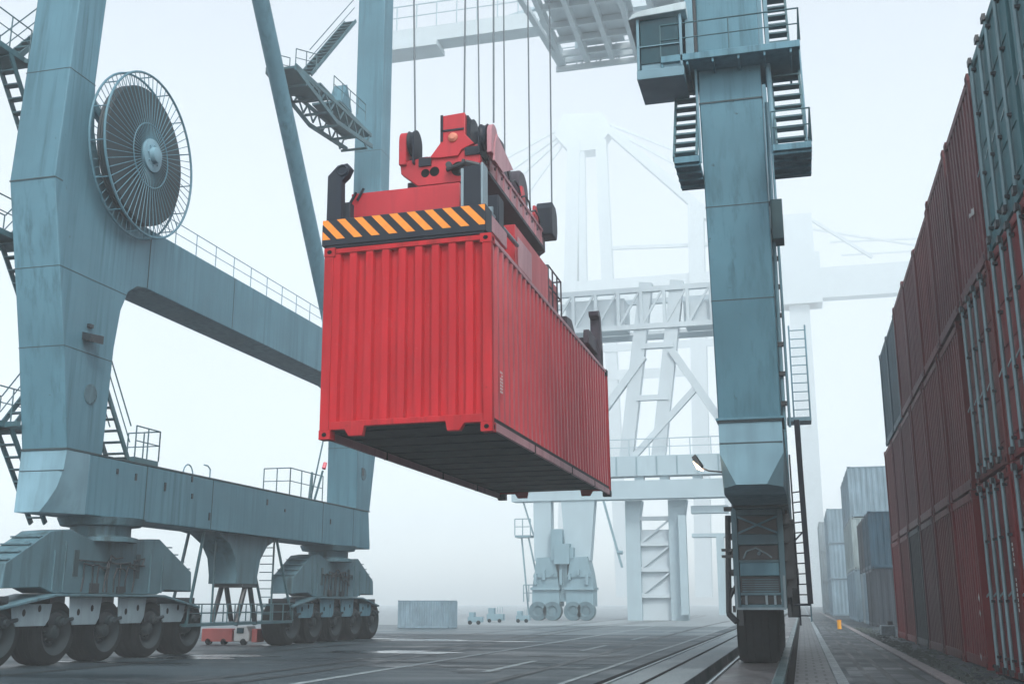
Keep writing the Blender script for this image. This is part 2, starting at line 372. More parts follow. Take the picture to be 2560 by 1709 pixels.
rl.box(W-0.075, W-0.008, 0.17, LN-0.17, HH-0.075, HH-0.01); rl.box(0.008, 0.075, 0.17, LN-0.17, HH-0.075, HH-0.01)
rl.build('top_rail', REDP, c1, local=True, bevel=0.006)
br_ = MB()
for s in (0, 1):
    a, b = (W-0.05, W-0.006) if s else (0.006, 0.05)
    br_.box(a, b, 0.17, LN-0.17, 0.03, 0.14)
    for yy in (2.4, 5.2, 7.4): br_.box(a-0.004, b+0.004, yy, yy+0.05, 0.026, 0.145, 1)
br_.build('bottom_rail', [PURP if False else REDP, BLACK], c1, local=True)
sl = MB().box(W-0.06, W-0.02, 0.17, LN-0.17, 0.14, 0.20); sl.box(0.02, 0.06, 0.17, LN-0.17, 0.14, 0.20); sl.build('bottom_rail_web', UNDER, c1, local=True)
for ix in (0, 1):
    for iy in (0, 1):
        for iz in (0, 1):
            cb = MB(); x0 = -0.004 if ix == 0 else W-0.158; y0 = -0.006 if iy == 0 else LN-0.174; z0 = 0 if iz == 0 else HH-0.125
            casting(cb, x0, x0+0.162, y0, y0+0.18, z0, z0+0.125, -1 if ix == 0 else 1, -1 if iy == 0 else 1)
            cb.build('corner_casting', [REDC if iy == 0 else UNDER, BLACK], c1, local=True)
ew = MB(); corrugated(ew, 0.13, W-0.13, 0.235, HH-0.08, lambda u, d, z: (u, 0.025+d, z), 0.245, 0.075)
ew.build('end_wall', RED, c1, local=True, smooth=False)
ew = MB(); corrugated(ew, 0.13, W-0.13, 0.235, HH-0.08, lambda u, d, z: (u, LN-0.025-d, z), 0.245, 0.075)
ew.build('end_wall', RED, c1, local=True, smooth=False)
for s in (0, 1):
    sw = MB(); corrugated(sw, 0.10, LN-0.10, 0.20, HH-0.06, (lambda u, d, z: (W-0.014-d, u, z)) if s else (lambda u, d, z: (0.014+d, u, z)), 0.272, 0.062, flat=0.32)
    sw.build('side_wall', REDF, c1, local=True, smooth=False)
MB().box(0.06, W-0.06, 0.1, LN-0.1, HH-0.05, HH-0.025).build('roof_panel', REDF, c1, local=True)
fl = MB().box(0.05, W-0.05, 0.1, LN-0.1, 0.155, 0.185)
for i in range(24):
    yy = 0.35+i*0.75
    if yy < LN-0.2: fl.box(0.05, W-0.05, yy, yy+0.08, 0.14, 0.155)
fl.build('floor_underside', UNDER, c1, local=True)
pl = MB()
for r_ in range(7):
    for c_ in range(2):
        z = 0.86-r_*0.045; y = 0.46+c_*0.07
        if random.random() < 0.85: pl.box(W-0.013, W-0.008, y, y+random.uniform(.03, .055), z, z+0.028)
pl.build('marking_panel', WHITE, c1, local=True)

# ------------------------------------------------------------------ spreader with head block
sp = thing('container_spreader', 'red lifting spreader with black and orange striped end beam above the hanging container', 'spreader', HL, HROT)
T = HH
eb = MB().prism([(-0.06,T+0.045),(2.36,T+0.045),(2.36,T+0.435),(0.05,T+0.435),(-0.06,T+0.36)], 'y', 0.02, 0.34)
eb.box(0.0, 2.33, 0.035, 0.33, T+0.006, T+0.045)
eb.build('end_beam', NAVY, sp, local=True, bevel=0.01)
st = MB(); zb, zt = T+0.135, T+0.425
for i in range(10):
    x = -0.10+i*0.262; w = 0.125; sh = -0.27
    q = [(x+0.27,zb),(x+0.27+w,zb),(x+w,zt),(x,zt)]
    q = [(min(max(a,-0.055),2.35), b) for a, b in q]
    # clip to the beam face
    x0b, x1b, x1t, x0t = x+0.27, x+0.27+w, x+w, x
    def clip(poly, xmin, xmax):
        for lim, sg in ((xmin, 1), (xmax, -1)):
            out = []
            for a, b in zip(poly, poly[1:]+poly[:1]):
                ia, ib = (a[0]-lim)*sg >= 0, (b[0]-lim)*sg >= 0
                if ia: out.append(a)
                if ia != ib:
                    t = (lim-a[0])/(b[0]-a[0]); out.append((lim, a[1]+t*(b[1]-a[1])))
            poly = out
            if not poly: break
        return poly
    po = clip([(x0b,zb),(x1b,zb),(x1t,zt),(x0t,zt)], -0.05, 2.35)
    if len(po) >= 3: st.prism(po, 'y', 0.0165, 0.0195)
po = [(-0.05,zb+0.12),(-0.05,zb),(0.06,zb)]
st.prism([(-0.05,zb),(0.075,zb),(-0.05,zb+0.13)], 'y', 0.0165, 0.0195)
st.build('warning_stripes', ORANGE, sp, local=True, smooth=False)
MB().prism([(-0.06,T+0.045),(2.36,T+0.045),(2.36,T+0.435),(0.05,T+0.435),(-0.06,T+0.36)], 'y', LN-0.34, LN-0.02).build('end_beam', NAVY, sp, local=True, bevel=0.01)
MB().box(2.28, 2.335, 0.345, 1.25, T+0.17, T+0.42).build('side_plate', REDP, sp, local=True, bevel=0.008); MB().box(0.0, 0.055, 0.345, 1.25, T+0.17, T+0.42).build('side_plate', REDP, sp, local=True, bevel=0.008)
rb = MB().box(0.16, 1.83, 0.52, 0.95, T+0.20, T+1.0); rb.box(1.60, 1.83, 0.50, 0.52, T+0.40, T+0.62); rb.build('cross_box', REDS, sp, local=True, bevel=0.02)
rb2 = MB().box(0.16, 2.2, LN-0.95, LN-0.55, T+0.12, T+0.55); rb2.build('cross_box', PURP, sp, local=True, bevel=0.02)
lb = MB()
for x0 in (0.35, 1.60): lb.box(x0, x0+0.42, 0.95, LN-0.6, T+0.14, T+0.52)
lb.build('telescopic_beam', REDS, sp, local=True, bevel=0.01)
cf = MB().box(0.30, 2.14, 2.5, 4.9, T+0.12, T+1.02)
cf.box(2.145, 2.16, 2.62, 3.55, T+0.35, T+0.85, 1)
cf.build('centre_frame', [REDS, REDP], sp, local=True, bevel=0.015)
cg = MB()
for y in (5.0, 5.35, 5.75, 6.1):
    cg.tube((2.12,y,T+0.35), (2.12,y,T+1.1), 0.016, 6); cg.tube((1.4,y,T+0.35), (1.4,y,T+1.1), 0.016, 6)
for z in (T+0.35, T+0.72, T+1.1):
    cg.tube((2.12,5.0,z),(2.12,6.1,z),0.016,6); cg.tube((1.4,5.0,z),(2.12,5.0,z),0.016,6); cg.tube((1.4,6.1,z),(2.12,6.1,z),0.016,6)
cg.box(1.4, 2.13, 5.0, 6.1, T+0.22, T+0.3); cg.build('service_cage', PURP, sp, local=True)
MB().box(1.45, 2.08, 5.05, 5.9, T+0.3, T+0.95).build('drive_housing', REDS, sp, local=True, bevel=0.02)
MB().prism([(6.2,T+0.14),(6.2,T+0.45),(6.7,T+0.5),(7.2,T+0.2),(7.2,T+0.14)], 'x', 1.9, 2.2).build('gear_cover', PURP, sp, local=True, bevel=0.02)
def flipper(x, y, flip, mat=NAVY):
    f = MB(); s = 1 if not flip else -1
    poly = [(0,0.36),(0,1.12),(0.15,1.27),(0.30,1.29),(0.355,1.22),(0.30,1.10),(0.22,1.03),(0.235,0.36)]
    f.prism([(x+s*u, T+w) for u, w in poly], 'y', y, y+0.14)
    f.ring((x+s*0.225, y-0.004, T+1.185), 0.075, 0.02, 'y', 20, 5)
    f.box(min(x, x+s*0.3), max(x, x+s*0.3), y+0.14, y+0.3, T+0.36, T+0.75)
    f.build('guide_flipper', mat, sp, local=True, bevel=0.012)
flipper(-0.02, 0.06, False); flipper(-0.02, LN-0.3, False, PURP)
ff = MB().prism([(LN-0.10,T+0.05),(LN-0.02,T+0.5),(LN-0.16,T+1.12),(LN-0.30,T+1.28),(LN-0.52,T+1.22),(LN-0.5,T+1.12),(LN-0.34,T+1.08),(LN-0.36,T+0.3),(LN-0.5,T+0.05)], 'x', 2.15, 2.36)
ff.prism([(7.9,T+0.30),(8.0,T+0.62),(LN-0.36,T+0.62),(LN-0.36,T+0.3)], 'x', 2.18, 2.30)
ff.build('guide_flipper', PURP, sp, local=True, bevel=0.015)
gr = MB().box(2.02, 2.27, 0.1, 0.32, T+0.435, T+1.05); gr.box(1.98, 2.02, 0.09, 0.33, T+0.42, T+1.02, 1); gr.box(2.27, 2.305, 0.09, 0.33, T+0.42, T+1.08, 1)
gr.build('guide_flipper', [NAVY, GREYB], sp, local=True, bevel=0.006)
hk = MB()
for (x, y, z) in ((0.14,0.5,T+0.93),(0.26,0.5,T+0.98)): hk.tube((x,y,z-0.1),(x+0.1,y,z+0.08),0.02,6)
hk.build('lifting_lug', NAVY, sp, local=True)
# twist lock columns between spreader and head block
tl = MB()
for x in (0.75, 1.65):
    for y in (1.6, 5.4): tl.box(x-0.12, x+0.12, y, y+0.25, T+0.5, T+1.55)
tl.build('twistlock_column', PURP, sp, local=True, bevel=0.02)
hz = 3.09                                                                    # head block heights below are world heights minus this
def hx(x): return x+6.2
fp = [(-5.62,7.62),(-5.60,7.42),(-5.32,7.19),(-4.62,7.19),(-4.40,7.40),(-4.32,7.45),(-4.32,7.78),(-4.52,7.74),(-4.58,7.70),(-5.12,7.66)]
fp = [(hx(a), b-hz) for a, b in fp]
hp = MB().prism(fp, 'y', 1.40, 1.52)
n = 16
for (cx, cz, rr) in ((-5.20,7.39,0.07),(-5.05,7.40,0.08),(-4.66,7.40,0.12)):
    hp.add([(hx(cx)+rr*math.cos(6.283*i/n), 1.397, cz-hz+rr*math.sin(6.283*i/n)) for i in range(n)], [tuple(range(n))], 1)
hp.build('head_plate', [REDS, BLACK], sp, local=True, bevel=0.01)
MB().prism(fp, 'y', 5.75, 5.87).build('head_plate', PURP, sp, local=True, bevel=0.01)
hb = MB().box(hx(-5.55), hx(-5.2), 1.52, 5.75, 7.42-hz, 7.72-hz); hb.build('head_beam', PURP, sp, local=True, bevel=0.01)
hb = MB(); x0, x1 = hx(-4.72), hx(-4.30)
hb.box(x0, x1, 1.52, 5.75, 7.44-hz, 7.50-hz, 1); hb.box(x0, x1, 1.52, 5.75, 7.78-hz, 7.83-hz); hb.box(x1-0.09, x1-0.03, 1.52, 5.75, 7.50-hz, 7.78-hz)
for i in range(9): hb.box(x1-0.03, x1-0.004, 1.9+i*0.45, 1.93+i*0.45, 7.50-hz, 7.78-hz)
hb.build('head_beam', [REDP, NAVY], sp, local=True)
def sheave(x, y, z, r, w, housing, hm, top):
    s = MB(); s.lathe((hx(x), y, z-hz), [(-w*.5,0.03),(-w*.5,r),(-w*.2,r*0.86),(w*.2,r*0.86),(w*.5,r),(w*.5,0.03)], 'x', 28); s.build('rope_sheave', NAVY, sp, local=True)
    hbm = MB()
    for sg in (-1, 1): hbm.prism([(y-r*1.05, 7.6-hz),(y+r*1.05, 7.6-hz)]+arc((y, z-hz+top*r*0.2), r*0.98, -5, 185, 10), 'x', hx(x)+sg*(w*.5+0.012)-0.018, hx(x)+sg*(w*.5+0.012)+0.018)
    hbm.build('sheave_housing', hm, sp, local=True)
def block_sheave(x0, x1, y, zb, zt, r, red, rm, disc_x):
    m = MB(); m.prism([(y-r*0.9, zb-hz),(y+r*0.9, zb-hz)]+arc((y, zt-r-hz), r*0.92, 0, 180, 10), 'x', hx(x0), hx(x1)); m.build('sheave_housing', rm, sp, local=True, bevel=0.012)
    d = MB(); w = 0.09; d.lathe((hx(disc_x), y, zt-r-hz), [(-w*.5,0.03),(-w*.5,r),(-w*.15,r*0.9),(w*.15,r*0.9),(w*.5,r),(w*.5,0.03)], 'x', 28); d.build('rope_sheave', NAVY, sp, local=True)
    c = MB(); c.prism([(y-r*1.0, zb-hz),(y+r*1.0, zb-hz)]+arc((y, zt-r-hz), r*1.02, 0, 180, 12), 'x', hx(disc_x)+(0.05 if disc_x > x0 else -0.075), hx(disc_x)+(0.075 if disc_x > x0 else -0.05)); c.build('sheave_guard', NAVY if red else PURP, sp, local=True)
block_sheave(-5.62, -5.50, 1.52, 7.55, 8.16, 0.20, True, REDS, -5.44)
block_sheave(-4.20, -4.12, 1.55, 7.60, 8.14, 0.21, True, REDP, -4.26)
block_sheave(-5.62, -5.50, 5.75, 7.60, 8.16, 0.20, False, PURP, -5.44)
m = MB(); m.prism([(5.62,7.72-hz),(6.05,7.72-hz),(6.12,7.9-hz),(6.10,8.25-hz),(5.98,8.38-hz),(5.70,8.40-hz),(5.60,8.25-hz)], 'x', hx(-4.44), hx(-4.12)); m.build('sheave_housing', NAVY, sp, local=True, bevel=0.03)
MB().prism([(1.45,7.50-hz),(1.95,7.50-hz),(2.6,7.80-hz),(1.8,7.95-hz),(1.62,8.0-hz),(1.50,7.8-hz)], 'x', hx(-4.13), hx(-4.10)).build('side_gusset', REDP, sp, local=True)
MB().box(hx(-5.30),hx(-5.10),1.365,1.40,7.50-hz,7.63-hz).build('plate_window', NAVY, sp, local=True)
MB().box(hx(-4.55),hx(-4.34),1.365,1.40,7.60-hz,7.73-hz).build('plate_window', NAVY, sp, local=True)
# central tower with its front plate and a drum behind
ct = MB().prism([(hx(a), b-hz) for a, b in ((-5.12,7.62),(-4.95,7.84),(-4.95,8.29),(-4.55,8.31),(-4.55,7.95),(-4.40,7.78),(-4.60,7.70),(-4.66,7.60),(-4.98,7.60))], 'y', 1.36, 1.46)
ct.build('centre_plate', REDS, sp, local=True, bevel=0.01)
cl = MB().box(hx(-4.94), hx(-4.90), 1.345, 1.36, 7.86-hz, 8.30-hz); cl.box(hx(-4.94), hx(-4.56), 1.345, 1.36, 8.02-hz, 8.05-hz); cl.box(hx(-4.58), hx(-4.52), 1.46, 1.7, 7.9-hz, 8.30-hz)
cl.build('centre_plate_trim', NAVY, sp, local=True)
MB().lathe((hx(-4.74), 1.36, 7.91-hz), [(-0.05,0.001),(-0.05,0.04),(-0.02,0.075),(0.02,0.085)], 'y', 20).build('pivot_pin', plain('copper_pin', (0.62,0.22,0.14), 0.4), sp, local=True)
sheave(-4.60, 1.75, 8.05, 0.28, 0.16, 0, NAVY, 0.2)
MB().box(hx(-5.36), hx(-5.0), 1.53, 1.9, 7.58-hz, 7.70-hz).build('deck_plate', NAVY, sp, local=True); MB().box(hx(-4.6), hx(-4.34), 1.53, 1.9, 7.70-hz, 7.80-hz).build('deck_plate', NAVY, sp, local=True)
mc = MB()
mc.prism([(2.55,7.83),(2.55,8.44),(2.62,8.52),(3.15,8.55),(3.35,8.30),(3.6,8.25),(3.75,7.83)], 'x', hx(-4.95), hx(-4.40))
mc.v = [(a, b, c-hz) for a, b, c in mc.v]
mc.build('winch_housing', PURP, sp, local=True, bevel=0.03)
mc = MB(); mc.lathe((hx(-4.5), 4.35, 8.12-hz), [(-0.3,0.001),(-0.3,0.34),(-0.24,0.38),(0.1,0.38),(0.14,0.34),(0.14,0.001)], 'x', 28); mc.box(hx(-4.7), hx(-4.4), 4.05, 4.65, 7.82-hz, 8.1-hz); mc.build('winch_drum', PURP, sp, local=True)
ek = MB()
for i in range(3): ek.lathe((hx(-4.95-0.2*i), 3.4+0.3*i, 7.95-hz), [(-0.05,0.001),(-0.05,0.16),(0.05,0.16),(0.05,0.001)], 'x', 18)
ek.build('guide_pulley', NAVY, sp, local=True)
for y in (2.15, 3.95, 4.95):
    MB().prism([(y,7.83-hz),(y+0.34,7.83-hz),(y+0.30,8.02-hz),(y+0.20,8.12-hz),(y+0.08,8.10-hz)], 'x', hx(-4.36), hx(-4.31)).build('lug_plate', REDS, sp, local=True, bevel=0.006)
for y in (1.95, 2.9, 3.85, 4.8): MB().box(hx(-5.2), hx(-4.7), y, y+0.16, 7.50-hz, 7.72-hz).build('cross_member', REDS, sp, local=True, bevel=0.008)
MB().prism([(hx(a), b-hz) for a, b in ((-5.12,7.62),(-4.95,7.84),(-4.95,8.25),(-4.55,8.25),(-4.55,7.95),(-4.40,7.78),(-4.66,7.60))], 'y', 5.60, 5.70).build('centre_plate', REDS, sp, local=True, bevel=0.01)
for i in range(5):
    h_ = MB(); y = 1.7+0.75*i
    h_.path([(hx(-4.30),y,7.86-hz),(hx(-4.27),y+0.15,7.93-hz),(hx(-4.26),y+0.4,7.90-hz),(hx(-4.29),y+0.62,7.84-hz)], 0.018, 6); h_.build('hydraulic_hose', DARK, sp, local=True)
for i in range(10):
    y = 1.75+0.42*i; MB().lathe((hx(-4.30), y, 7.66-hz), [(0.0,0.028),(0.018,0.028),(0.02,0.001)], 'x', 8).build('flange_bolt', PURP, sp, local=True)
MB().box(hx(-4.66), hx(-4.36), 1.9, 2.4, 7.84-hz, 8.22-hz).build('control_box', PURP, sp, local=True, bevel=0.02)
MB().tube((2.2,0.5,T+0.58),(2.2,2.4,T+0.62),0.035,8).build('hydraulic_cylinder', GREYB, sp, local=True)
MB().box(1.9, 2.28, 1.0, 1.3, T+0.42, T+0.95).build('valve_block', NAVY, sp, local=True, bevel=0.02)
cp = MB()
cp.lathe((hx(-4.78), 1.32, 7.43-hz), [(-0.06,0.001),(-0.06,0.05),(0.06,0.05)], 'y', 14); cp.tube((hx(-4.82),1.3,7.36-hz),(hx(-4.5),1.25,7.42-hz),0.035,8); cp.tube((hx(-4.6),1.3,7.28-hz),(hx(-4.55),1.3,7.5-hz),0.03,8)
cp.tube((hx(-4.5),1.25,7.42-hz),(hx(-4.3),1.28,7.36-hz),0.05,8)
cp.build('hose_coupling', DARK, sp, local=True)
un = MB()
for i in range(6): un.tube((hx(-4.6)+0.05*i, 0.9+0.3*i, T+0.62), (hx(-4.35), 1.4+0.42*i, T+0.70+0.05*i), 0.02, 6)
un.box(1.7, 2.2, 0.95, 1.55, T+0.52, T+0.75); un.build('hydraulic_pipes', GREYB, sp, local=True)

ROPES = [(-5.47,14.9,8.15,-5.60,'leftmost hoist rope, thin grey wire down to the front left sheave'),
         (-4.68,14.95,8.32,-4.69,'hoist rope running to the tall centre plate of the head block'),
         (-5.62,19.1,8.1,-5.70,'thin hoist rope just right of the centre plate, passing behind the head block'),
         (-4.18,14.88,8.16,-4.20,'hoist rope running to the front right sheave beside the centre plate'),
         (-5.12,19.1,8.0,-5.16,'thin hoist rope just right of the front right sheave'),
         (-4.60,19.0,8.0,-4.63,'hoist rope dropping to the dark winch housing of the head block'),
         (-4.22,19.2,8.38,-4.23,'rightmost hoist rope, down to the dark rear sheave')]
for x, y, z, xt, lab in ROPES:
    r_ = MB().tube((x,y,z), (x+(xt-x)*2.2, y+0.02, 17.0), 0.015, 8)
    tag(r_.build('hoist_rope', ROPE), lab, 'rope', 'hoist ropes')

# ------------------------------------------------------------------ gantry crane over the alley
GC = thing('gantry_crane', 'weathered teal rubber tyred gantry crane straddling the container, with cable reel', 'gantry crane', (-6.2, 21.2, 0))
MID = 21.2
XL = (-12.05, -11.2); XR = (-0.96, -0.12)
leg_poly = [(14.8,3.34),(14.47,4.97),(13.85,7.6),(14.0,10.84),(14.12,20.5),(14.85,20.5),(14.70,11.24),(14.62,9.6),(14.72,8.75),(14.98,8.12),(15.35,7.78),(15.8,7.64),(16.6,7.62),
            (16.6,6.5),(16.3,6.45),(16.05,6.28),(15.88,5.9),(15.78,5.2),(15.72,3.34)]
def mir(poly): return [(2*MID-a, b) for a, b in poly]
for X in (XL, XR):
    for pol in (leg_poly, mir(leg_poly)):
        MB().prism(pol, 'x', X[0], X[1]).build('leg', TEAL, GC, bevel=0.018)
    MB().box(X[0]+0.003, X[1]-0.003, 16.6, 2*MID-16.6, 6.5, 7.62).build('portal_beam', TEAL, GC, bevel=0.012)
    sm = MB()
    for Yk in (13.85,):
        sm.box(X[0]-0.004, X[1]+0.004, Yk-0.006, Yk+0.2, 7.585, 7.605)
    sm.box(X[0]-0.006, X[1]+0.006, 14.78, 27.62, 3.325, 3.355)
    for yy in (17.05, 19.35, 24.6, 26.5): sm.box(X[0]-0.004, X[1]+0.004, yy, yy+0.02, 2.36, 3.33)
    for yy in (16.6, 19.7): sm.box(X[0]-0.001, X[1]+0.001, yy, yy+0.018, 6.52, 7.60)
    sm.build('weld_seam', SEAM, GC)
def span(pol, z):
    ys = []
    for (a, b), (c, d) in zip(pol, pol[1:]+pol[:1]):
        if (b-z)*(d-z) < 0: ys.append(a+(c-a)*(z-b)/(d-b))
    return min(ys), max(ys)
for X in (XL, XR):
    for pol in (leg_poly, mir(leg_poly)):
        for z in (4.95, 6.2, 9.55, 11.7, 13.9):
            a, b = span(pol, z); MB().box(X[0]-0.003, X[1]+0.003, a-0.003, b+0.003, z, z+0.013).build('weld_seam', SEAM, GC)
# manhole covers, stiffener plates and bolts
for (y, z) in ((15.25, 4.3), (27.1, 4.3)):
    m = MB(); m.lathe((XL[1], y, z), [(0.0,0.17),(0.012,0.17),(0.012,0.001)], 'x', 20)
    for i in range(10): m.tube((XL[1]+0.01,y+0.145*math.cos(0.628*i),z+0.145*math.sin(0.628*i)),(XL[1]+0.022,y+0.145*math.cos(0.628*i),z+0.145*math.sin(0.628*i)),0.012,6)
    m.build('manhole_cover', TEALD, GC)
# sills
def sill(X, zb):
    MB().box(X[0], X[1], 15.4, 27.0, zb, 3.32).build('sill_beam', TEAL, GC, bevel=0.015)
    MB().prism([(27.0,zb),(27.0,3.32),(27.55,3.32),(27.7,zb+0.1),(27.7,zb)], 'x', X[0], X[1]).build('sill_nose', TEAL, GC, bevel=0.015)
sill(XL, 2.34); sill(XR, 2.40)
nz = MB(); x0, x1 = XL
nz.hull([(x0,14.8,3.32),(x1,14.8,3.32),(x0,14.8,3.0),(x1-0.03,14.8,3.0),(x1-0.11,14.78,2.72),(x1-0.24,14.76,2.5),(x1-0.36,14.74,2.34),(x0+0.03,14.74,2.34),(x0,15.398,3.32),(x1,15.398,3.32),(x0,15.398,2.34),(x1,15.398,2.34)])
nz.box(x0+0.02, x1-0.02, 14.775, 14.80, 2.985, 3.0, 1)
nz.build('sill_nose', [TEALP, SEAM], GC)
nz = MB(); x0, x1 = XR
nz.hull([(x0,14.8,3.32),(x1,14.8,3.32),(x0,14.8,2.90),(x1,14.8,2.90),(x0+0.2,14.78,2.48),(x1-0.24,14.78,2.48),(x0+0.03,15.0,2.46),(x1-0.03,15.0,2.46),(x0,15.398,3.32),(x1,15.398,3.32),(x0,15.398,2.40),(x1,15.398,2.40)])
nz.box(x0+0.005, x1-0.005, 14.79, 14.80, 3.03, 3.05, 1)
nz.build('sill_nose', [TEALP, SEAM], GC)
fl_ = MB(); fl_.box(XR[0]-0.03, XR[1]+0.03, 14.76, 15.8, 3.355, 3.385); fl_.build('leg_flange', TEAL, GC)
# sill centre support, jack legs, walkway between the bogies
cs = [(19.55,2.34),(20.0,2.30),(20.45,2.12),(20.72,1.85),(20.82,1.5),(20.82,1.33),(21.72,1.33),(21.72,1.5),(21.82,1.85),(22.1,2.15),(22.5,2.30),(22.9,2.34)]
MB().prism(cs, 'x', -12.02, -11.36).build('sill_support', TEALD, GC, bevel=0.012)
jk = MB(); jk.box(-11.95, -11.3, 20.95, 21.6, 1.26, 1.33)
for sx in (-11.9, -11.35):
    for sy in (-1, 1): jk.tube((sx, 21.28+sy*0.1, 1.28), (sx, 21.28+sy*0.42, 0.5), 0.055, 8)
jk.build('jack_leg', DARK, GC)
wk = MB(); wk.box(-11.95, -11.3, 18.9, 23.4, 0.50, 0.56)
railing(wk, [(-11.3,18.9,0.56),(-11.3,23.4,0.56)], h=0.36, r=0.013, step=0.5)
railing(wk, [(-11.95,18.9,0.56),(-11.95,23.4,0.56)], h=0.36, r=0.013, step=0.5)
for (a, b) in (((-11.35,19.4,2.34),(-11.35,18.95,0.55)),((-11.9,19.75,2.34),(-11.9,19.2,0.5)),((-11.35,22.5,2.34),(-11.35,23.5,0.55)),((-11.9,22.2,2.34),(-11.9,23.2,0.55))): wk.bar(a, b, 0.045, 0.045)
for yy in (20.3, 22.9): wk.tube((-11.6,yy,0.5),(-11.6,yy,2.34),0.022,6)
for i in range(9): wk.box(-11.75,-11.45, 22.55,22.60, 0.7+0.18*i, 0.72+0.18*i)
wk.build('bogie_walkway', RAILM, GC)
# bogies
def wheel_mb(x, y, r=0.5, w=0.56):
    m = MB(); h = w/2
    prof = [(-h*0.45,0.10),(-h*0.5,r*0.44),(-h*0.80,r*0.52),(-h,r*0.70),(-h*0.96,r*0.90),(-h*0.78,r*0.985),(-h*0.3,r),(h*0.3,r),(h*0.78,r*0.985),(h*0.96,r*0.90),(h,r*0.70),(h*0.80,r*0.52),(h*0.5,r*0.44),(h*0.45,0.13),(h*0.95,0.10),(h*1.05,0.001)]
    m.lathe((x,y,r), prof, 'x', 36, ms=[1,1,1]+[0]*7+[1,1,1,1,1])
    for i in range(10):
        t = 6.283*i/10; m.tube((x+h*0.55, y+0.16*math.cos(t), r+0.16*math.sin(t)), (x+h*0.72, y+0.16*math.cos(t), r+0.16*math.sin(t)), 0.018, 6, 1)
    for k2 in (-0.55, -0.2, 0.2, 0.55): m.ring((x+h*k2, y, r), r*0.995, 0.008, 'x', 36, 4, 0)
    return m
def bogie(xc, yc, pitch, near=True, ends=True):
    s = lambda v: yc+v
    q = pitch/1.3
    b = MB()
    sil = [(-2.62*q,1.15),(-2.58*q,1.52),(-1.62*q,2.05),(-1.15*q,2.10),(-0.62,1.97),(0.62,1.97),(1.0*q,2.06),(1.42*q,2.08),(2.58*q,1.52),(2.62*q,1.15),(1.75*q,1.18),(1.45*q,1.09),(-1.45*q,1.09),(-1.75*q,1.18)]
    b.prism([(s(a), z) for a, z in sil], 'x', xc-0.30, xc+0.26)
    root = b.build('bogie', TEALD, GC, bevel=0.012)
    # raised edge strips, louvres and step treads on the sloping ends
    d = MB()
    for sg in (-1, 1):
        for i in range(4):
            t = (i+0.3)/4.2; a = sg*(2.58-0.95*t)*q; z = 1.53+0.52*t; MB().box(xc-0.29, xc+0.25, s(a)-0.035, s(a)+0.035, z, z+0.022).build('bogie_step', TEALD, root)
    for yy in (-0.95*q, 0.78*q):
        MB().box(xc+0.26, xc+0.272, s(yy)-0.06, s(yy)+0.06, 1.36, 1.78).build('louvre_panel', SEAM, root)
    # deck strip and skirt plates
    f = MB(); f.box(xc-0.40, xc+0.40, s(-1.5*q), s(1.5*q), 1.045, 1.085)
    for sg in (-1, 1): f.bar((xc,s(sg*1.5*q),1.065),(xc,s(sg*2.75*q),0.86),0.80,0.04)
    f.build('fender_deck', TEALD, root, bevel=0.006)
    for j in range(-2, 2):
        y0 = s((j+0.5)*pitch); k_ = MB()
        wdt = 0.42 if j != -2 else 0.46
        k_.prism([(y0-wdt,1.04 if abs(j+0.5) < 1 else 0.93),(y0+wdt,1.04 if abs(j+0.5) < 1 else 0.93),(y0+wdt*0.9,0.70),(y0+wdt*0.72,0.60),(y0-wdt*0.72,0.60),(y0-wdt*0.9,0.70)], 'x', xc+0.285, xc+0.305)
        k_.build('skirt_plate', TEAL if not near else GREYB, root, bevel=0.006)
    for j in range(-2, 2):
        y0 = s((j+0.5)*pitch)
        for (a, z) in ((-0.18, 0.80), (0.17, 0.86)):
            MB().add([(xc+0.3065, y0+a+0.04*math.cos(6.283*i/10), z+0.055*math.sin(6.283*i/10)) for i in range(10)], [tuple(range(10))]).build('skirt_hole', BLACK, root)
    for j in range(-2, 3): MB().box(xc-0.25, xc+0.25, s(j*pitch)-0.18, s(j*pitch)+0.18, 0.62, 1.04).build('axle_box', DARK, root)
    for j in (-1.15, -0.95, 0.9, 1.2):
        MB().box(xc+0.26, xc+0.285, s(j*q*1.3)-0.012, s(j*q*1.3)+0.012, 1.12, 1.75 if abs(j) > 1 else 1.9).build('stiffener_rib', TEALD, root)
    for j in range(-2, 3):
        m = MB(); m.lathe((xc+0.30, s(j*pitch)+0.06, 0.66), [(-0.1,0.001),(-0.1,0.085),(0.02,0.085),(0.03,0.05),(0.08,0.05),(0.08,0.001)], 'x', 14); m.tube((xc+0.32,s(j*pitch)+0.06,0.66),(xc+0.30,s(j*pitch)+0.34,0.70),0.03,8)
        m.build('brake_actuator', RIM, root)
    # hydraulic hoses
    o = MB(); rnd = random.Random(int(yc*10))
    for i in range(9):
        y0 = s(-0.75+0.17*i+rnd.uniform(-.05,.05)); z0 = rnd.uniform(1.5, 1.75); x = xc+0.285
        pts = [(x, y0, 1.12), (x+0.01, y0+rnd.uniform(-.03,.03), 1.35), (x+0.02, y0+rnd.uniform(-.06,.06), z0), (x+0.03, y0+rnd.uniform(.1,.28), z0+rnd.uniform(-.06,.1)), (x+0.01, y0+rnd.uniform(.2,.4), z0-rnd.uniform(0,.15))]
        o.path(pts, 0.014, 6)
    o.box(xc+0.262, xc+0.31, s(-0.55), s(-0.35), 1.10, 1.26); o.box(xc+0.262, xc+0.31, s(0.2), s(0.36), 1.10, 1.22)
    o.tube((xc+0.29,s(-0.9),1.62),(xc+0.29,s(0.95),1.58),0.016,6)
    o.build('hydraulic_hose', DARK, root)
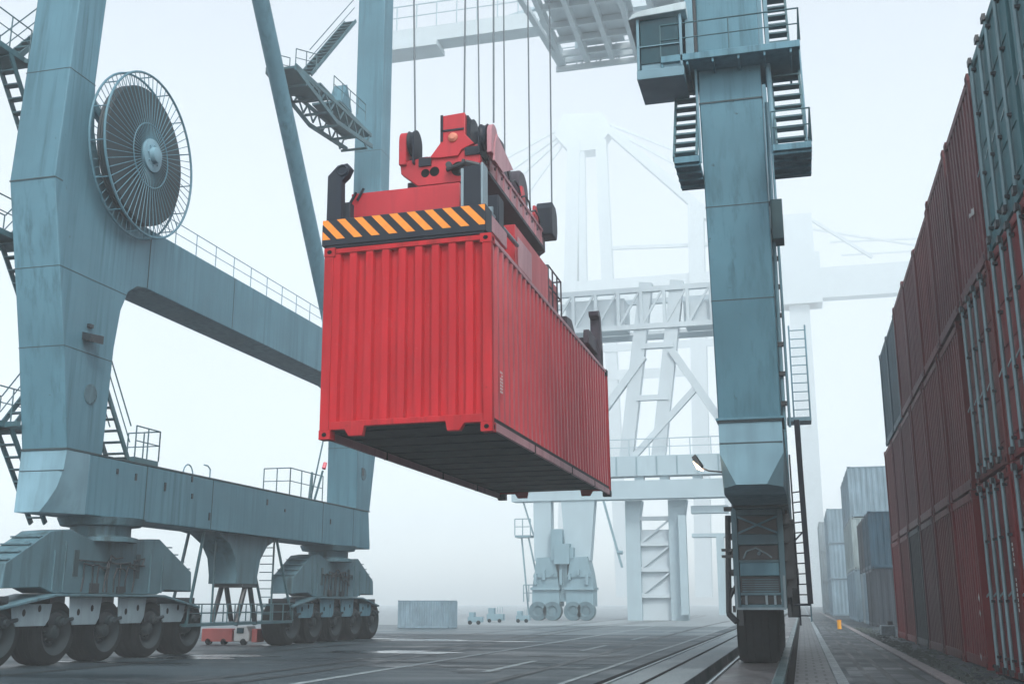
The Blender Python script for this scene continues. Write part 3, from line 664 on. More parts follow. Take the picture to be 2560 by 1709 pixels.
    # slewing bearing
    t = MB(); t.lathe((xc,yc,0), [(1.95,0.001),(1.95,0.62),(2.02,0.62),(2.05,0.50),(2.20,0.50),(2.22,0.66),(2.345,0.72),(2.345,0.001)], 'z', 32); t.build('slewing_ring', TEALD, root)
    for j in range(-2, 3): wheel_mb(xc, s(j*pitch)).build('wheel', [RUBBER, RIM], root)
    return root
bogie(-11.62, 16.45, 1.3)
bogie(-11.62, 25.95, 1.24, near=False)
# right hand bogie, seen end on
def right_bogie():
    X0, X1 = -1.02, -0.22; Y0 = 17.75; Y1 = 24.7
    b = MB()
    b.box(X0+0.02, X1-0.02, Y0+0.16, Y1, 1.02, 2.40)
    root = b.build('bogie', TEALD, GC, bevel=0.01)
    f = MB()
    for x in (X0, X1-0.09): f.box(x, x+0.09, Y0, Y0+0.16, 0.86, 2.42)
    for z0, z1 in ((2.30,2.40),(1.84,2.00),(1.56,1.60),(1.06,1.10),(0.86,0.92)): f.box(X0+0.09, X1-0.09, Y0+0.01, Y0+0.15, z0, z1)
    f.build('end_frame', TEALD, root, bevel=0.006)
    xb = MB(); xb.bar((X0+0.09,Y0+0.06,2.02),(X1-0.09,Y0+0.06,2.28),0.03,0.03); xb.bar((X0+0.09,Y0+0.03,2.28),(X1-0.09,Y0+0.03,2.02),0.03,0.03); xb.build('cross_brace', TEAL, root)
    pb = MB().box(X0+0.10, X1-0.10, Y0+0.02, Y0+0.10, 1.36, 1.56); pb.build('bumper_plate', TEAL, root, bevel=0.006)
    for (z0, z1, nm) in ((0.93,1.35,'engine_grille'),(1.61,1.83,'recess_panel'),(2.01,2.29,'recess_panel')):
        MB().box(X0+0.095, X1-0.095, Y0+0.10, Y0+0.158, z0, z1).build(nm, DARK, root)
    gl = MB()
    for i in range(6): gl.box(X0+0.12, X1-0.12, Y0+0.085, Y0+0.10, 1.12+0.035*i, 1.135+0.035*i)
    gl.box(X0+0.12, X1-0.12, Y0+0.07, Y0+0.10, 1.11, 1.125); gl.build('grille_slats', TEALD, root)
    wv = MB(); wv.path([(-0.86,Y0+0.08,1.63),(-0.80,Y0+0.05,1.74),(-0.66,Y0+0.06,1.79),(-0.5,Y0+0.07,1.70),(-0.42,Y0+0.06,1.64)],0.014,6); wv.tube((-0.62,Y0+0.06,1.70),(-0.60,Y0+0.09,1.72),0.03,8); wv.build('hydraulic_hose', GREYB, root)
    pr = MB()
    for x in (X0+0.16, -0.55, X1-0.2): pr.box(x, x+0.035, Y0-0.01, Y0+0.06, 0.92, 1.06)
    pr.box(X0+0.02, X1-0.02, Y0-0.06, Y0+0.02, 0.84, 0.875)
    for x in (X0+0.01, X1-0.05): pr.bar((x+0.02,Y0,1.36),(x+0.02,Y0-0.05,0.86),0.035,0.03)
    pr.build('bumper_rail', GREYB, root)
    po = MB(); po.tube((-1.07,Y0,2.30),(-1.12,Y0,0.78),0.045,8); po.box(-1.19,-1.02,Y0-0.05,Y0+0.1,1.74,1.78); po.box(-1.19,-1.02,Y0-0.05,Y0+0.1,1.64,1.68); po.tube((-1.12,Y0,0.78),(-1.0,Y0-0.1,0.66),0.05,8); po.box(-1.13,-1.0,Y0,Y0+0.2,2.38,2.44)
    po.tube((-1.10,Y0,1.0),(-1.0,Y0,1.2),0.03,6); po.build('side_buffer', DARK, root)
    rnd = random.Random(5)
    for i in range(7):
        y0 = Y0+0.3+i*0.5; e_ = MB()
        e_.box(X1-0.01, X1+rnd.uniform(.08,.2), y0, y0+rnd.uniform(.15,.4), rnd.uniform(.7,1.3), rnd.uniform(1.4,2.3))
        e_.tube((X1+0.05,y0,0.8),(X1+0.05,y0+0.1,2.4),0.02,6); e_.build('equipment_box', DARK, root)
    for i in range(6):
        z = 0.75+0.28*i
        MB().box(X1-0.005, X1+0.05+0.03*(i%3), Y0+0.02, Y0+0.16, z, z+0.16).build('side_bracket', DARK, root)
        MB().box(X0-0.04-0.02*(i%2), X0+0.005, Y0+0.03, Y0+0.16, z+0.05, z+0.15).build('side_bracket', DARK, root)
    for j in range(5): wheel_mb(-0.71, 18.62+1.3*j, 0.5, 0.66).build('wheel', [RUBBER, RIM], root)
    return root
right_bogie()
mud = MB()
for i in range(2): mud.box(-0.98, -0.9+0.1*i, 17.74, 17.76, 0.6, 0.86)
mud.v = mud.v[:8]; mud.f = mud.f[:6]; mud.m = mud.m[:6]
mud.build('mud_flap', DARK, GC)
# side ladder and pole by the right bogie
ld = MB(); ld.bar((0.085,17.8,3.8),(0.125,17.8,0.93),0.085,0.085); ld.tube((-0.06,18.2,3.3),(-0.04,18.2,0.6),0.015,6)
for i in range(13): ld.tube((-0.06,18.1,0.75+0.16*i),(0.11,17.85,0.75+0.16*i),0.011,6)
ld.tube((-0.12,17.8,0.92),(0.125,17.8,0.92),0.02,6); ld.tube((-0.05,17.8,1.9),(0.1,17.8,2.05),0.015,6)
ld.build('access_ladder', NAVY, GC)
ld = MB()
for x in (0.08, 0.48): ld.tube((x,28.0,5.5),(x,28.0,7.9),0.025,6)
for i in range(10): ld.tube((0.08,28.0,5.7+0.23*i),(0.48,28.0,5.7+0.23*i),0.014,6)
ld.box(-0.1,0.5,27.9,28.6,5.4,5.5); ld.tube((0.2,28.0,5.4),(0.2,28.0,0.5),0.02,6); ld.build('access_ladder', TEALP, GC)
# conduits and box on the inner face of the right leg
cd = MB(); cd.tube((-0.09,15.3,3.4),(-0.085,15.15,6.0),0.028,8); cd.tube((-0.085,15.15,6.0),(-0.07,14.9,8.0),0.028,8); cd.tube((-0.02,15.9,3.4),(-0.03,15.7,7.8),0.02,8); cd.build('cable_conduit', TEALP, GC)
MB().box(-0.10, 0.06, 15.0, 15.35, 5.95, 6.55).build('junction_box', RAILM, GC, bevel=0.01)
cn = MB()
for i in range(8): cn.box(-0.12,-0.04, 15.2,15.26, 3.6+0.42*i, 3.66+0.42*i)
cn.build('conduit_clip', DARK, GC)
# floodlight
fd = MB(); fd.path([(-0.94,14.82,2.66),(-1.12,14.80,2.68),(-1.20,14.80,2.72)], 0.012, 6)
fd.hull([(-1.20,14.74,2.70),(-1.20,14.86,2.70),(-1.18,14.80,2.75),(-1.33,14.70,2.86),(-1.33,14.90,2.86),(-1.28,14.72,2.90),(-1.28,14.88,2.90),(-1.31,14.7,2.80),(-1.31,14.9,2.80)])
fo = fd.build('floodlight', DARK, GC)
MB().hull([(-1.31,14.69,2.80),(-1.31,14.88,2.80),(-1.19,14.70,2.685),(-1.19,14.85,2.685),(-1.27,14.69,2.715),(-1.27,14.88,2.715)]).build('lamp_lens', LENS, fo)
# platforms, cab and stairs on the right leg
pm = MB(); pm.box(-1.43, 0.41, 13.5, 14.5, 8.09, 8.19)
for i in range(6): pm.box(-1.43+0.34*i, -1.40+0.34*i, 13.52, 14.48, 8.03, 8.09)
pm.build('service_platform', TEAL, GC, bevel=0.008)
rg = MB(); railing(rg, [(-1.43,13.52,8.19),(0.41,13.52,8.19)], 0.47, 0.011, 0.92); railing(rg, [(0.41,13.52,8.19),(0.41,14.5,8.19)], 0.47, 0.011, 0.5); rg.build('railing', RAILM, GC)
for (x0, x1, z) in ((-1.30,-0.97,6.67),(-0.02,0.47,6.71)):
    lp = MB().box(x0, x1, 13.5, 14.52, z-0.06, z+0.03)
    for i in range(4): lp.box(x0, x1, 13.55+0.25*i, 13.58+0.25*i, z-0.10, z-0.06)
    lp.build('stair_landing', TEAL, GC, bevel=0.006)
rg = MB(); railing(rg, [(0.47,13.52,6.74),(0.47,14.5,6.74)], 0.47, 0.011, 0.5); railing(rg, [(-0.02,13.52,6.74),(0.47,13.52,6.74)], 0.47, 0.011, 0.5); rg.build('railing', RAILM, GC)
fs = MB(); flight(fs, (-1.16,13.62,6.72), (-1.16,14.35,8.09), 0.30, 8); fs.build('stair_flight', RAILM, GC)
fs = MB(); flight(fs, (0.22,13.62,6.76), (0.20,14.2,8.09), 0.37, 7); fs.build('stair_flight', RAILM, GC)
fs = MB(); flight(fs, (0.13,13.95,8.2), (0.11,14.6,9.9), 0.30, 10); fs.build('stair_flight', RAILM, GC)
for p, q, r_ in (((0.0,13.8,6.75),(-0.02,13.9,8.1),0.035),((-0.98,13.9,6.75),(-0.99,13.8,8.1),0.02),((0.42,13.6,6.75),(0.40,13.6,8.1),0.012)): MB().tube(p,q,r_,8).build('stair_post', TEALP, GC)
cab = MB(); cab.box(-1.76, -1.12, 13.5, 14.3, 7.88, 8.02); cab.box(-1.70,-1.14,13.54,14.28,8.02,8.12)
for (x, y) in ((-1.735,13.52),(-1.15,13.52),(-1.735,14.26),(-1.15,14.26)): cab.box(x-0.02, x+0.02, y-0.02, y+0.02, 8.02, 8.80)
cab.box(-1.72,-1.14,14.24,14.27,8.1,8.8)
co = cab.build('operator_cabin', TEALP, GC, bevel=0.008)
MB().box(-1.70,-1.18,13.525,13.535,8.12,8.78).build('cabin_window', GLASS, co)
MB().box(-1.735,-1.725,13.56,14.22,8.12,8.78).build('cabin_window', GLASS, co)
cr_ = MB(); cr_.prism([(-1.86,8.76),(-1.80,8.84),(-1.66,8.89),(-1.06,8.94),(-1.06,8.82),(-1.74,8.79)], 'y', 13.44, 14.36); cr_.tube((-1.55,13.7,8.92),(-1.45,13.7,8.96),0.03,8); cr_.build('cabin_roof', CREAM, co, bevel=0.01)
MB().prism([(-1.55,8.12),(-1.25,8.12),(-1.28,8.45),(-1.33,8.62),(-1.42,8.64),(-1.46,8.42)], 'y', 13.85, 14.05).build('cabin_seat', DARK, co, bevel=0.02)
wm_ = MB(); wm_.box(-1.74,-1.16,13.50,13.52,8.36,8.372); wm_.build('window_frame', TEALP, co)
cb_ = MB(); cb_.box(-1.10,-0.99,13.7,13.9,8.19,10.2); cb_.box(-0.985,-0.95,13.75,13.85,8.19,10.2,1); cb_.build('cable_duct', [TEALP, DARK], GC)
MB().box(-0.03,0.02,13.95,14.05,8.19,10.2).build('cable_duct', TEALP, GC)
# cable reel
RL = MB(); rc = (-11.0, 15.80, 8.72)
for x in (-11.09, -10.81): RL.ring((x,rc[1],rc[2]), 1.47, 0.022, 'x', 64, 6)
RL.ring((-10.81,rc[1],rc[2]), 0.58, 0.012, 'x', 40, 5)
for i in range(60):
    t = 6.283*i/60
    for x in (-11.09, -10.81): RL.tube((x,rc[1]+0.2*math.cos(t),rc[2]+0.2*math.sin(t)),(x,rc[1]+1.47*math.cos(t),rc[2]+1.47*math.sin(t)),0.0075,5)
    if i % 4 == 0: RL.tube((-11.09,rc[1]+1.47*math.cos(t),rc[2]+1.47*math.sin(t)),(-10.81,rc[1]+1.47*math.cos(t),rc[2]+1.47*math.sin(t)),0.012,5)
def turn(mb, c=(-11.0, 15.80), a=R(3)):
    mb.v = [(c[0]+(x-c[0])*math.cos(a)-(y-c[1])*math.sin(a), c[1]+(x-c[0])*math.sin(a)+(y-c[1])*math.cos(a), z) for x, y, z in mb.v]; return mb
turn(RL)
reel = RL.build('cable_reel', TEAL, GC)
dr = MB(); dr.lathe((-11.0,rc[1],rc[2]), [(-0.115,0.1),(-0.11,1.22)]+[(-0.1+0.2*i/8, 1.235+0.012*(i%2)) for i in range(9)]+[(0.105,1.22),(0.10,0.1)], 'x', 64); turn(dr).build('wound_cable', CABLE, reel)
hbm = MB(); hbm.lathe((-10.77,rc[1],rc[2]), [(-0.06,0.30),(0.0,0.30),(0.01,0.27),(0.012,0.15),(0.10,0.14),(0.11,0.12),(0.115,0.001)], 'x', 28)
for i in range(8):
    t = 6.283*i/8; hbm.tube((-10.77,rc[1]+0.19*math.cos(t),rc[2]+0.19*math.sin(t)),(-10.735,rc[1]+0.19*math.cos(t),rc[2]+0.19*math.sin(t)),0.02,6)
hbm.tube((-11.6,rc[1],rc[2]),(-10.84,rc[1],rc[2]),0.09,10); turn(hbm).build('reel_hub', TEALP, reel)
bk = MB(); bk.bar((-11.3,15.93,8.68),(-11.3,15.93,7.6),0.12,0.2); bk.bar((-11.3,15.93,8.68),(-11.3,14.6,9.3),0.1,0.16); bk.build('reel_bracket', TEAL, GC)
# railing on the portal beam, lamp on the leg, loops on the sill
rg = MB(); railing(rg, [(-11.24,16.7,7.62),(-11.24,25.7,7.62)], 0.45, 0.009, 0.72); rg.build('railing', TEALP, GC)
lm = MB(); lm.hull([(-11.2,14.9,5.28),(-11.2,15.1,5.28),(-11.0,14.85,5.22),(-11.0,15.2,5.26),(-11.0,14.85,5.10),(-11.0,15.2,5.12),(-11.2,14.9,5.16),(-11.2,15.1,5.16)]); lm.box(-11.2,-11.14,15.0,15.1,5.38,5.44); lm.build('leg_lamp', DARK, GC)
lo = MB(); lo.path([(-11.4,18.55+0.18*(1-math.cos(R(a))),3.34+0.22*math.sin(R(a))) for a in range(0,181,20)], 0.014, 6)
lo.build('lifting_eye', TEALP, GC)
lo = MB(); lo.path([(-11.4,19.55,3.34),(-11.4,19.55,3.56),(-11.4,19.45,3.62),(-11.4,19.3,3.62)], 0.014, 6); lo.build('hook_pipe', TEALP, GC)
rnd = random.Random(3)
for i in range(9): yy = rnd.uniform(16, 26.8); zz = rnd.uniform(2.5, 3.2); MB().box(-11.2,-11.185,yy,yy+0.05,zz,zz+rnd.uniform(.06,.16)).build('cleat', DARK, GC)
MB().box(-11.2,-11.18,26.95,27.1,4.25,4.45).build('cleat', DARK, GC)
# stair by the sill, near leg
ss = MB(); flight(ss, (-11.62,15.85,4.7), (-11.62,16.75,3.42), 0.42, 7); ss.build('stair_flight', RAILM, GC)
sp_ = MB(); sp_.box(-11.95,-11.28,16.75,17.5,3.36,3.46); sp_.build('stair_landing', RAILM, GC)
rg = MB(); railing(rg, [(-11.28,16.75,3.46),(-11.28,17.5,3.46),(-11.95,17.5,3.46)], 0.55, 0.013, 0.4)
rg.tube((-11.40,15.95,5.15),(-11.40,16.75,4.01),0.013,6); rg.tube((-11.83,15.95,5.15),(-11.83,16.75,4.01),0.013,6); rg.tube((-11.40,16.0,4.8),(-11.40,16.75,3.72),0.011,6)
rg.build('railing', RAILM, GC)
# handrail box near the far leg
rg = MB(); railing(rg, [(-11.28,22.9,3.36),(-11.28,24.7,3.36)], 0.62, 0.013, 0.6); railing(rg, [(-11.95,22.9,3.36),(-11.28,22.9,3.36)], 0.62, 0.013, 0.4); rg.tube((-11.3,24.1,3.4),(-11.4,25.0,5.2),0.02,6); rg.tube((-11.25,23.9,3.36),(-11.25,24.0,4.0),0.03,6); rg.tube((-11.25,24.2,3.36),(-11.25,24.6,4.1),0.03,6)
rg.build('railing', RAILM, GC)
MB().tube((-11.2,24.55,4.15),(-11.2,24.62,4.3),0.05,8).build('warning_beacon', plain('beacon_red', (0.7,0.1,0.14), 0.4), GC)
# outer zigzag stair beside the near leg
Xs = -12.62
for zl in (3.8, 6.9, 10.0, 13.1):
    y0 = 13.3 if zl > 9 else (13.9 if zl > 5 else 14.3)
    lb_ = MB().box(Xs-0.32, Xs+0.32, y0, y0+1.05, zl-0.10, zl); lb_.build('stair_landing', RAILM, GC, bevel=0.005)
    y1 = y0+1.05
    up = MB(); flight(up, (Xs-0.16,y1-0.1,zl), (Xs-0.16,y1+1.15,zl+1.55), 0.28, 8); up.build('stair_flight', RAILM, GC)
    dn = MB(); flight(dn, (Xs+0.16,y1-0.55,zl-0.05), (Xs+0.16,y1+0.55,zl-1.55), 0.28, 8); dn.build('stair_flight', RAILM, GC)
    rg = MB(); railing(rg, [(Xs+0.32,y0,zl),(Xs+0.32,y0+0.95,zl)], 0.55, 0.012, 0.45); railing(rg, [(Xs-0.32,y0,zl),(Xs-0.32,y0+0.95,zl)], 0.55, 0.012, 0.45)
    rg.tube((Xs-0.3,y1-0.1,zl+0.55),(Xs-0.3,y1+1.15,zl+2.1),0.012,6); rg.tube((Xs-0.3,y1-0.1,zl+0.28),(Xs-0.3,y1+1.15,zl+1.83),0.010,6); rg.build('railing', RAILM, GC)
    lk = MB().bar((Xs,y0+0.5,zl-0.06),(-12.0,14.6,zl-0.06),0.08,0.08); lk.build('landing_bracket', RAILM, GC)
# inclined brace tube and the high stair between brace and far leg
MB().tube((-11.62,17.6,19.5),(-11.62,26.0,7.4),0.205,16).build('brace_strut', TEAL, GC)
hp2 = MB(); hp2.box(-12.0,-11.2,22.0,23.4,13.66,13.72); hp2.box(-12.0,-11.2,23.4,24.3,13.9,13.95); hp2.box(-12.0,-11.2,24.6,26.9,13.98,14.04)
for x in (-12.0, -11.22):
    hp2.bar((x,22.0,13.66),(x,24.5,13.36),0.05,0.12); hp2.bar((x,24.5,13.36),(x,27.0,13.72),0.05,0.12); hp2.bar((x,22.0,13.72),(x,26.9,14.02),0.05,0.10)
    for i in range(7): hp2.bar((x,22.5+0.62*i,13.74+0.04*i),(x,22.9+0.6*i,13.52+0.0*i),0.03,0.05); hp2.bar((x,22.9+0.6*i,13.52),(x,23.1+0.62*i,13.78+0.04*i),0.03,0.05)
for i in range(6): hp2.bar((-12.0,22.6+0.8*i,13.5),(-11.2,22.6+0.8*i,13.5),0.05,0.06)
hp2.build('stair_landing', RAILM, GC)
hs = MB(); flight(hs, (-11.6,23.3,14.15), (-11.6,26.0,17.2), 0.34, 15); hs.build('stair_flight', RAILM, GC)
rg = MB(); railing(rg, [(-11.25,22.05,13.7),(-11.25,23.2,14.15)], 0.5, 0.013, 0.5); railing(rg, [(-12.0,22.05,13.7),(-12.0,23.2,14.15)], 0.5, 0.013, 0.5); railing(rg, [(-11.25,24.3,14.1),(-11.25,26.5,14.3)], 0.5, 0.013, 0.6)
rg.tube((-11.4,23.1,14.75),(-11.4,25.8,17.8),0.013,6); rg.tube((-11.4,23.1,14.5),(-11.4,25.8,17.5),0.011,6); rg.build('railing', RAILM, GC)
MB().prism([(25.2,14.3),(25.9,14.3),(25.5,14.95)], 'x', -11.8, -11.4).build('gusset', TEAL, GC)

# ------------------------------------------------------------------ container wall on the right
CW, CHH, CLN = 2.44, 2.585, 6.06
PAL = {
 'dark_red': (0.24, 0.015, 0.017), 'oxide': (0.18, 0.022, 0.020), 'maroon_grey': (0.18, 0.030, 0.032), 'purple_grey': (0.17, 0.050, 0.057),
 'haze_blue_grey': (0.09, 0.16, 0.20), 'slate': (0.055, 0.075, 0.095), 'dark_grey': (0.045, 0.047, 0.055), 'teal': (0.075, 0.235, 0.27), 'navy': (0.03, 0.075, 0.11),
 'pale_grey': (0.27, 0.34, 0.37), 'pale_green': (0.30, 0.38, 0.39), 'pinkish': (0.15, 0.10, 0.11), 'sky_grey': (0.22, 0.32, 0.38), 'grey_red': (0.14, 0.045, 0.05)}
PAL = {k: tuple(c*(0.7 if k in ('dark_red','oxide','maroon_grey','purple_grey','haze_blue_grey','slate','dark_grey','grey_red','teal') else 1) for c in v) for k, v in PAL.items()}
CM = {k: paint('container_'+k, v, rough=0.55, spec=0.25, streak=0.6, dirt=tuple(c*0.35 for c in v), rust=0.5, rustcol=(0.06, 0.03, 0.022), vary=0.22) for k, v in PAL.items()}
GALV = paint('galvanised_bar', (0.17, 0.27, 0.30), rough=0.45, streak=0.4, metal=0.2)
def make_stack_container(door):
    t = thing('shipping_container', 'x', 'container', (0,0,0))
    f = MB()
    for y in (0, CW-0.11):
        f.box(0, 0.10, y, y+0.11, 0.118, CHH-0.118); f.box(CLN-0.1, CLN, y, y+0.11, 0.118, CHH-0.118)
    f.box(0.01, 0.10, 0.11, CW-0.11, 0.0+0.02, 0.17); f.box(0.01, 0.10, 0.11, CW-0.11, CHH-0.13, CHH-0.015)
    f.box(CLN-0.1, CLN-0.01, 0.11, CW-0.11, 0.02, 0.17); f.box(CLN-0.1, CLN-0.01, 0.11, CW-0.11, CHH-0.13, CHH-0.015)
    for y in (0.01, CW-0.06): f.box(0.17, CLN-0.17, y, y+0.05, 0.03, 0.16); f.box(0.17, CLN-0.17, y, y+0.05, CHH-0.07, CHH-0.012)
    f.build('frame', CM['dark_red'], t, local=True, bevel=0.006)
    for fn in (lambda u, d, z: (u, 0.02+d, z), lambda u, d, z: (u, CW-0.02-d, z)):
        corrugated(MB(), 0.11, CLN-0.11, 0.15, CHH-0.06, fn, 0.28, 0.036, flat=0.30).build('side_wall', CM['dark_red'], t, local=True, smooth=False)
    MB().box(0.05, CLN-0.05, 0.05, CW-0.05, CHH-0.05, CHH-0.025).build('roof_panel', CM['dark_red'], t, local=True)
    MB().box(0.05, CLN-0.05, 0.05, CW-0.05, 0.12, 0.15).build('floor_panel', CM['dark_red'], t, local=True)
    if not door: corrugated(MB(), 0.11, CW-0.11, 0.16, CHH-0.12, lambda u, d, z: (0.02+d, u, z), 0.245, 0.045).build('end_wall', CM['dark_red'], t, local=True, smooth=False)
    corrugated(MB(), 0.11, CW-0.11, 0.16, CHH-0.12, lambda u, d, z: (CLN-0.02-d, u, z), 0.245, 0.045).build('end_wall', CM['dark_red'], t, local=True, smooth=False)
    if door:
        for y0 in (0.115, CW/2+0.004):
            y1 = y0+CW/2-0.12; d = MB().box(0.03, 0.06, y0, y1, 0.18, CHH-0.14)
            for i in range(4): z = 0.30+i*0.52; d.box(0.018, 0.03, y0+0.06, y1-0.06, z, z+0.40)
            do = d.build('door', CM['dark_red'], t, local=True, bevel=0.006)
            for yy in (y0+0.30, y1-0.20):
                bb = MB().tube((-0.02,yy,0.10),(-0.02,yy,CHH-0.06),0.024,8)
                for z in (0.22, 0.95, 1.75, CHH-0.22): bb.box(-0.03, 0.03, yy-0.04, yy+0.04, z, z+0.035, 1)
                bb.box(-0.06,-0.02,yy-0.06,yy+0.06,0.05,0.13,1); bb.box(-0.06,-0.02,yy-0.06,yy+0.06,CHH-0.13,CHH-0.05,1)
                bb.build('locking_bar', [GALV, DARK], do, local=True)
                MB().bar((-0.035,yy,1.08),(-0.035,yy+0.26,1.03),0.012,0.024).build('door_handle', GALV, do, local=True)
    for iy in (0, 1):
        for iz in (0, 1):
            cb = MB(); y0 = -0.004 if iy == 0 else CW-0.158; z0 = 0 if iz == 0 else CHH-0.118
            casting(cb, -0.008, 0.17, y0, y0+0.162, z0, z0+0.118, -1, -1 if iy == 0 else 1)
            cb.build('corner_casting', [CM['dark_red'], BLACK], t, local=True)
    return t
PROTO = {True: make_stack_container(True), False: make_stack_container(False)}
USED = {True: False, False: False}
def recolor(o, mat, first=True):
    if o.type == 'MESH' and o.data.materials and not o.name.startswith(('locking_bar', 'door_handle')):
        o.material_slots[0].link = 'OBJECT'; o.material_slots[0].material = mat
    for c in o.children: recolor(c, mat)
def put(door, x, y, z, colour, label, group, sc_=1.0):
    if not USED[door]: o = PROTO[door]; USED[door] = True; o.location = (x,y,z); o['label'] = label; o['group'] = group
    else: o = dup(PROTO[door], (x,y,z), label, group)
    o.scale = (sc_,)*3
    recolor(o, CM[colour]); return o
GRP = 'containers of the tall wall on the right'
row = ['lowest', 'middle', 'top']
cname = {'dark_red': 'dark red', 'oxide': 'dark oxide red', 'maroon_grey': 'maroon grey', 'purple_grey': 'purple grey', 'haze_blue_grey': 'haze blue grey', 'slate': 'slate blue', 'dark_grey': 'dark grey', 'teal': 'teal', 'navy': 'dark navy',
         'pale_grey': 'pale grey', 'pale_green': 'pale greenish', 'pinkish': 'pinkish', 'sky_grey': 'hazy blue grey', 'grey_red': 'greyed red'}
XW = 2.55
ords = ['nearest', 'second', 'third', 'fourth', 'fifth', 'sixth', 'seventh', 'eighth']
# door ended columns
door_cols = [(9.00, ['dark_red','dark_red','teal'], [True,True,True]), (11.62, ['dark_red','dark_red','teal'], [True,True,True]), (14.24, ['dark_red','oxide','purple_grey'], [True,True,False])]
for i, (y, cols, drs) in enumerate(door_cols):
    for r_, (c, d) in enumerate(zip(cols, drs)):
        where = {0: 'cut off by the picture edge', 1: 'second from the picture edge', 2: 'where the blank ends begin'}[i]
        lab = '%s container with %s, %s tier, %s' % (cname[c], 'barred doors' if d else 'blank end', row[r_], where)
        put(d, XW-0.02, y, r_*2.60, c, lab, GRP)
low = ['dark_red','oxide','grey_red','dark_grey','oxide','dark_red']
mid = ['maroon_grey','maroon_grey','maroon_grey','purple_grey','purple_grey','maroon_grey']
top = ['purple_grey','maroon_grey','purple_grey','purple_grey','haze_blue_grey','haze_blue_grey']  # bluish far end puts the haze tint into the container paint
for i in range(6):
    y = 17.45+i*2.63
    put(False, XW, y, 0, low[i], '%s blank ended container on the ground, %s along past the doors' % (cname[low[i]], ords[i]), GRP)
    put(False, XW+0.01, y-0.05, 2.60, mid[i], '%s blank ended container in the middle tier, %s along past the doors' % (cname[mid[i]], ords[i]), GRP)
    put(False, XW-0.01, 16.95+i*2.48, 5.20, top[i], '%s blank ended container in the top tier, %s along past the teal doors' % (cname[top[i]], ords[i]), GRP).scale.z = (1.02,0.985,1.0,1.03,0.985,1.0)[i]
# small markings on near containers are parts of the ones they sit on
def marks(y, z, n, sx, sz, name='warning_label'):
    m = MB(); rnd = random.Random(int(y*10))
    for i in range(n): m.box(XW-0.012, XW-0.006, y+rnd.uniform(0,sx), y+rnd.uniform(0,sx)+0.06, z+i*sz, z+i*sz+sz*0.55)
    return m
near_low = [o for o in COL.objects if o.get('label', '').startswith('dark red blank ended container on the ground')][0]
m = MB()
for (y, z, s) in ((0.25,1.02,0.07),(0.28,0.80,0.055),(0.60,0.16,0.06)): m.add([(-0.006,y-s,z),(-0.006,y,z-s),(-0.006,y+s,z),(-0.006,y,z+s)], [(0,1,2,3)])
m.build('warning_label', WHITE, near_low, local=True, smooth=False)
near_door = [o for o in COL.objects if o.get('label', '').startswith('dark red container with barred doors, lowest tier, where')][0]
m = MB(); rnd = random.Random(2)
for i in range(14):
    z = 1.62-i*0.06; w = rnd.uniform(.02,.06)
    if i not in (5, 6): m.box(-0.012,-0.008, 0.22, 0.22+w, z, z+0.04)
m.build('marking_panel', WHITE, near_door, local=True, smooth=False)
topm = [o for o in COL.objects if o.get('label', '').startswith('purple grey container with blank end')][0]
m = MB()
for i in range(4): m.box(-0.012,-0.006, 0.45+0.1*i, 0.52+0.1*i, 0.78+0.02*i, 0.86+0.03*(i%2))
m.build('marking_panel', WHITE, topm, local=True, smooth=False)

# farther stacks in the haze
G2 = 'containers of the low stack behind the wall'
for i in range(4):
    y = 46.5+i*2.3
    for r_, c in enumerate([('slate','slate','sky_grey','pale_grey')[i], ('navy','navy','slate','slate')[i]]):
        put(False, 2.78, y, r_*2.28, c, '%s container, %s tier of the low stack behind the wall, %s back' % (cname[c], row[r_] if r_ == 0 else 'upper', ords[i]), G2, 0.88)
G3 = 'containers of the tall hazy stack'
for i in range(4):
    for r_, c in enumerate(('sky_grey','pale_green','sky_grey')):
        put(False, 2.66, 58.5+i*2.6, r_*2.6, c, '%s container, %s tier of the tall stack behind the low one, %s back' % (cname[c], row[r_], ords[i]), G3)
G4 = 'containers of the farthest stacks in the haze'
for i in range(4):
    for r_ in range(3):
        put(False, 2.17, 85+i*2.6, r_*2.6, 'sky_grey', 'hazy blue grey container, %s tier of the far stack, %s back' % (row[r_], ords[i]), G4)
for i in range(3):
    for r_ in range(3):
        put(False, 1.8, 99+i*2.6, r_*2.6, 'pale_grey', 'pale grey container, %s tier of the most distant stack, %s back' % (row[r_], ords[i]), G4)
# pale box standing alone left of the alley
o = dup(PROTO[False], (-14.95, 40.0, 0), 'pale grey container standing alone on the quay in the haze'); o.scale = (0.34, 0.42, 0.40); recolor(o, CM['sky_grey'])
o['group'] = ''
del o['group']

# ------------------------------------------------------------------ small things on the quay
tr = thing('flatbed_truck', 'small red and white truck seen under the walkway between the crane bogies', 'truck', (-13.0, 23.6, 0))
b = MB().box(-13.62, -12.83, 23.45, 23.9, 0.07, 0.36); b.build('cargo_body', FARW2, tr, bevel=0.01)
b = MB().prism([(-12.80,0.08),(-12.80,0.33),(-12.72,0.42),(-12.48,0.42),(-12.40,0.25),(-12.40,0.08)], 'y', 23.47, 23.88); b.build('cab', WHITE, tr, bevel=0.015)
b = MB().box(-12.72,-12.55,23.455,23.47,0.26,0.38); b.build('window', GLASS, tr)
b = MB().box(-12.36,-12.22,23.5,23.85,0.06,0.36); b.build('bumper_block', FARW2, tr, bevel=0.01)
for x in (-13.45, -13.05, -12.55):
    w_ = MB(); w_.lathe((x,23.5,0.07), [(-0.05,0.001),(-0.05,0.07),(0.05,0.07),(0.05,0.001)], 'y', 16); w_.build('wheel', RUBBER, tr)
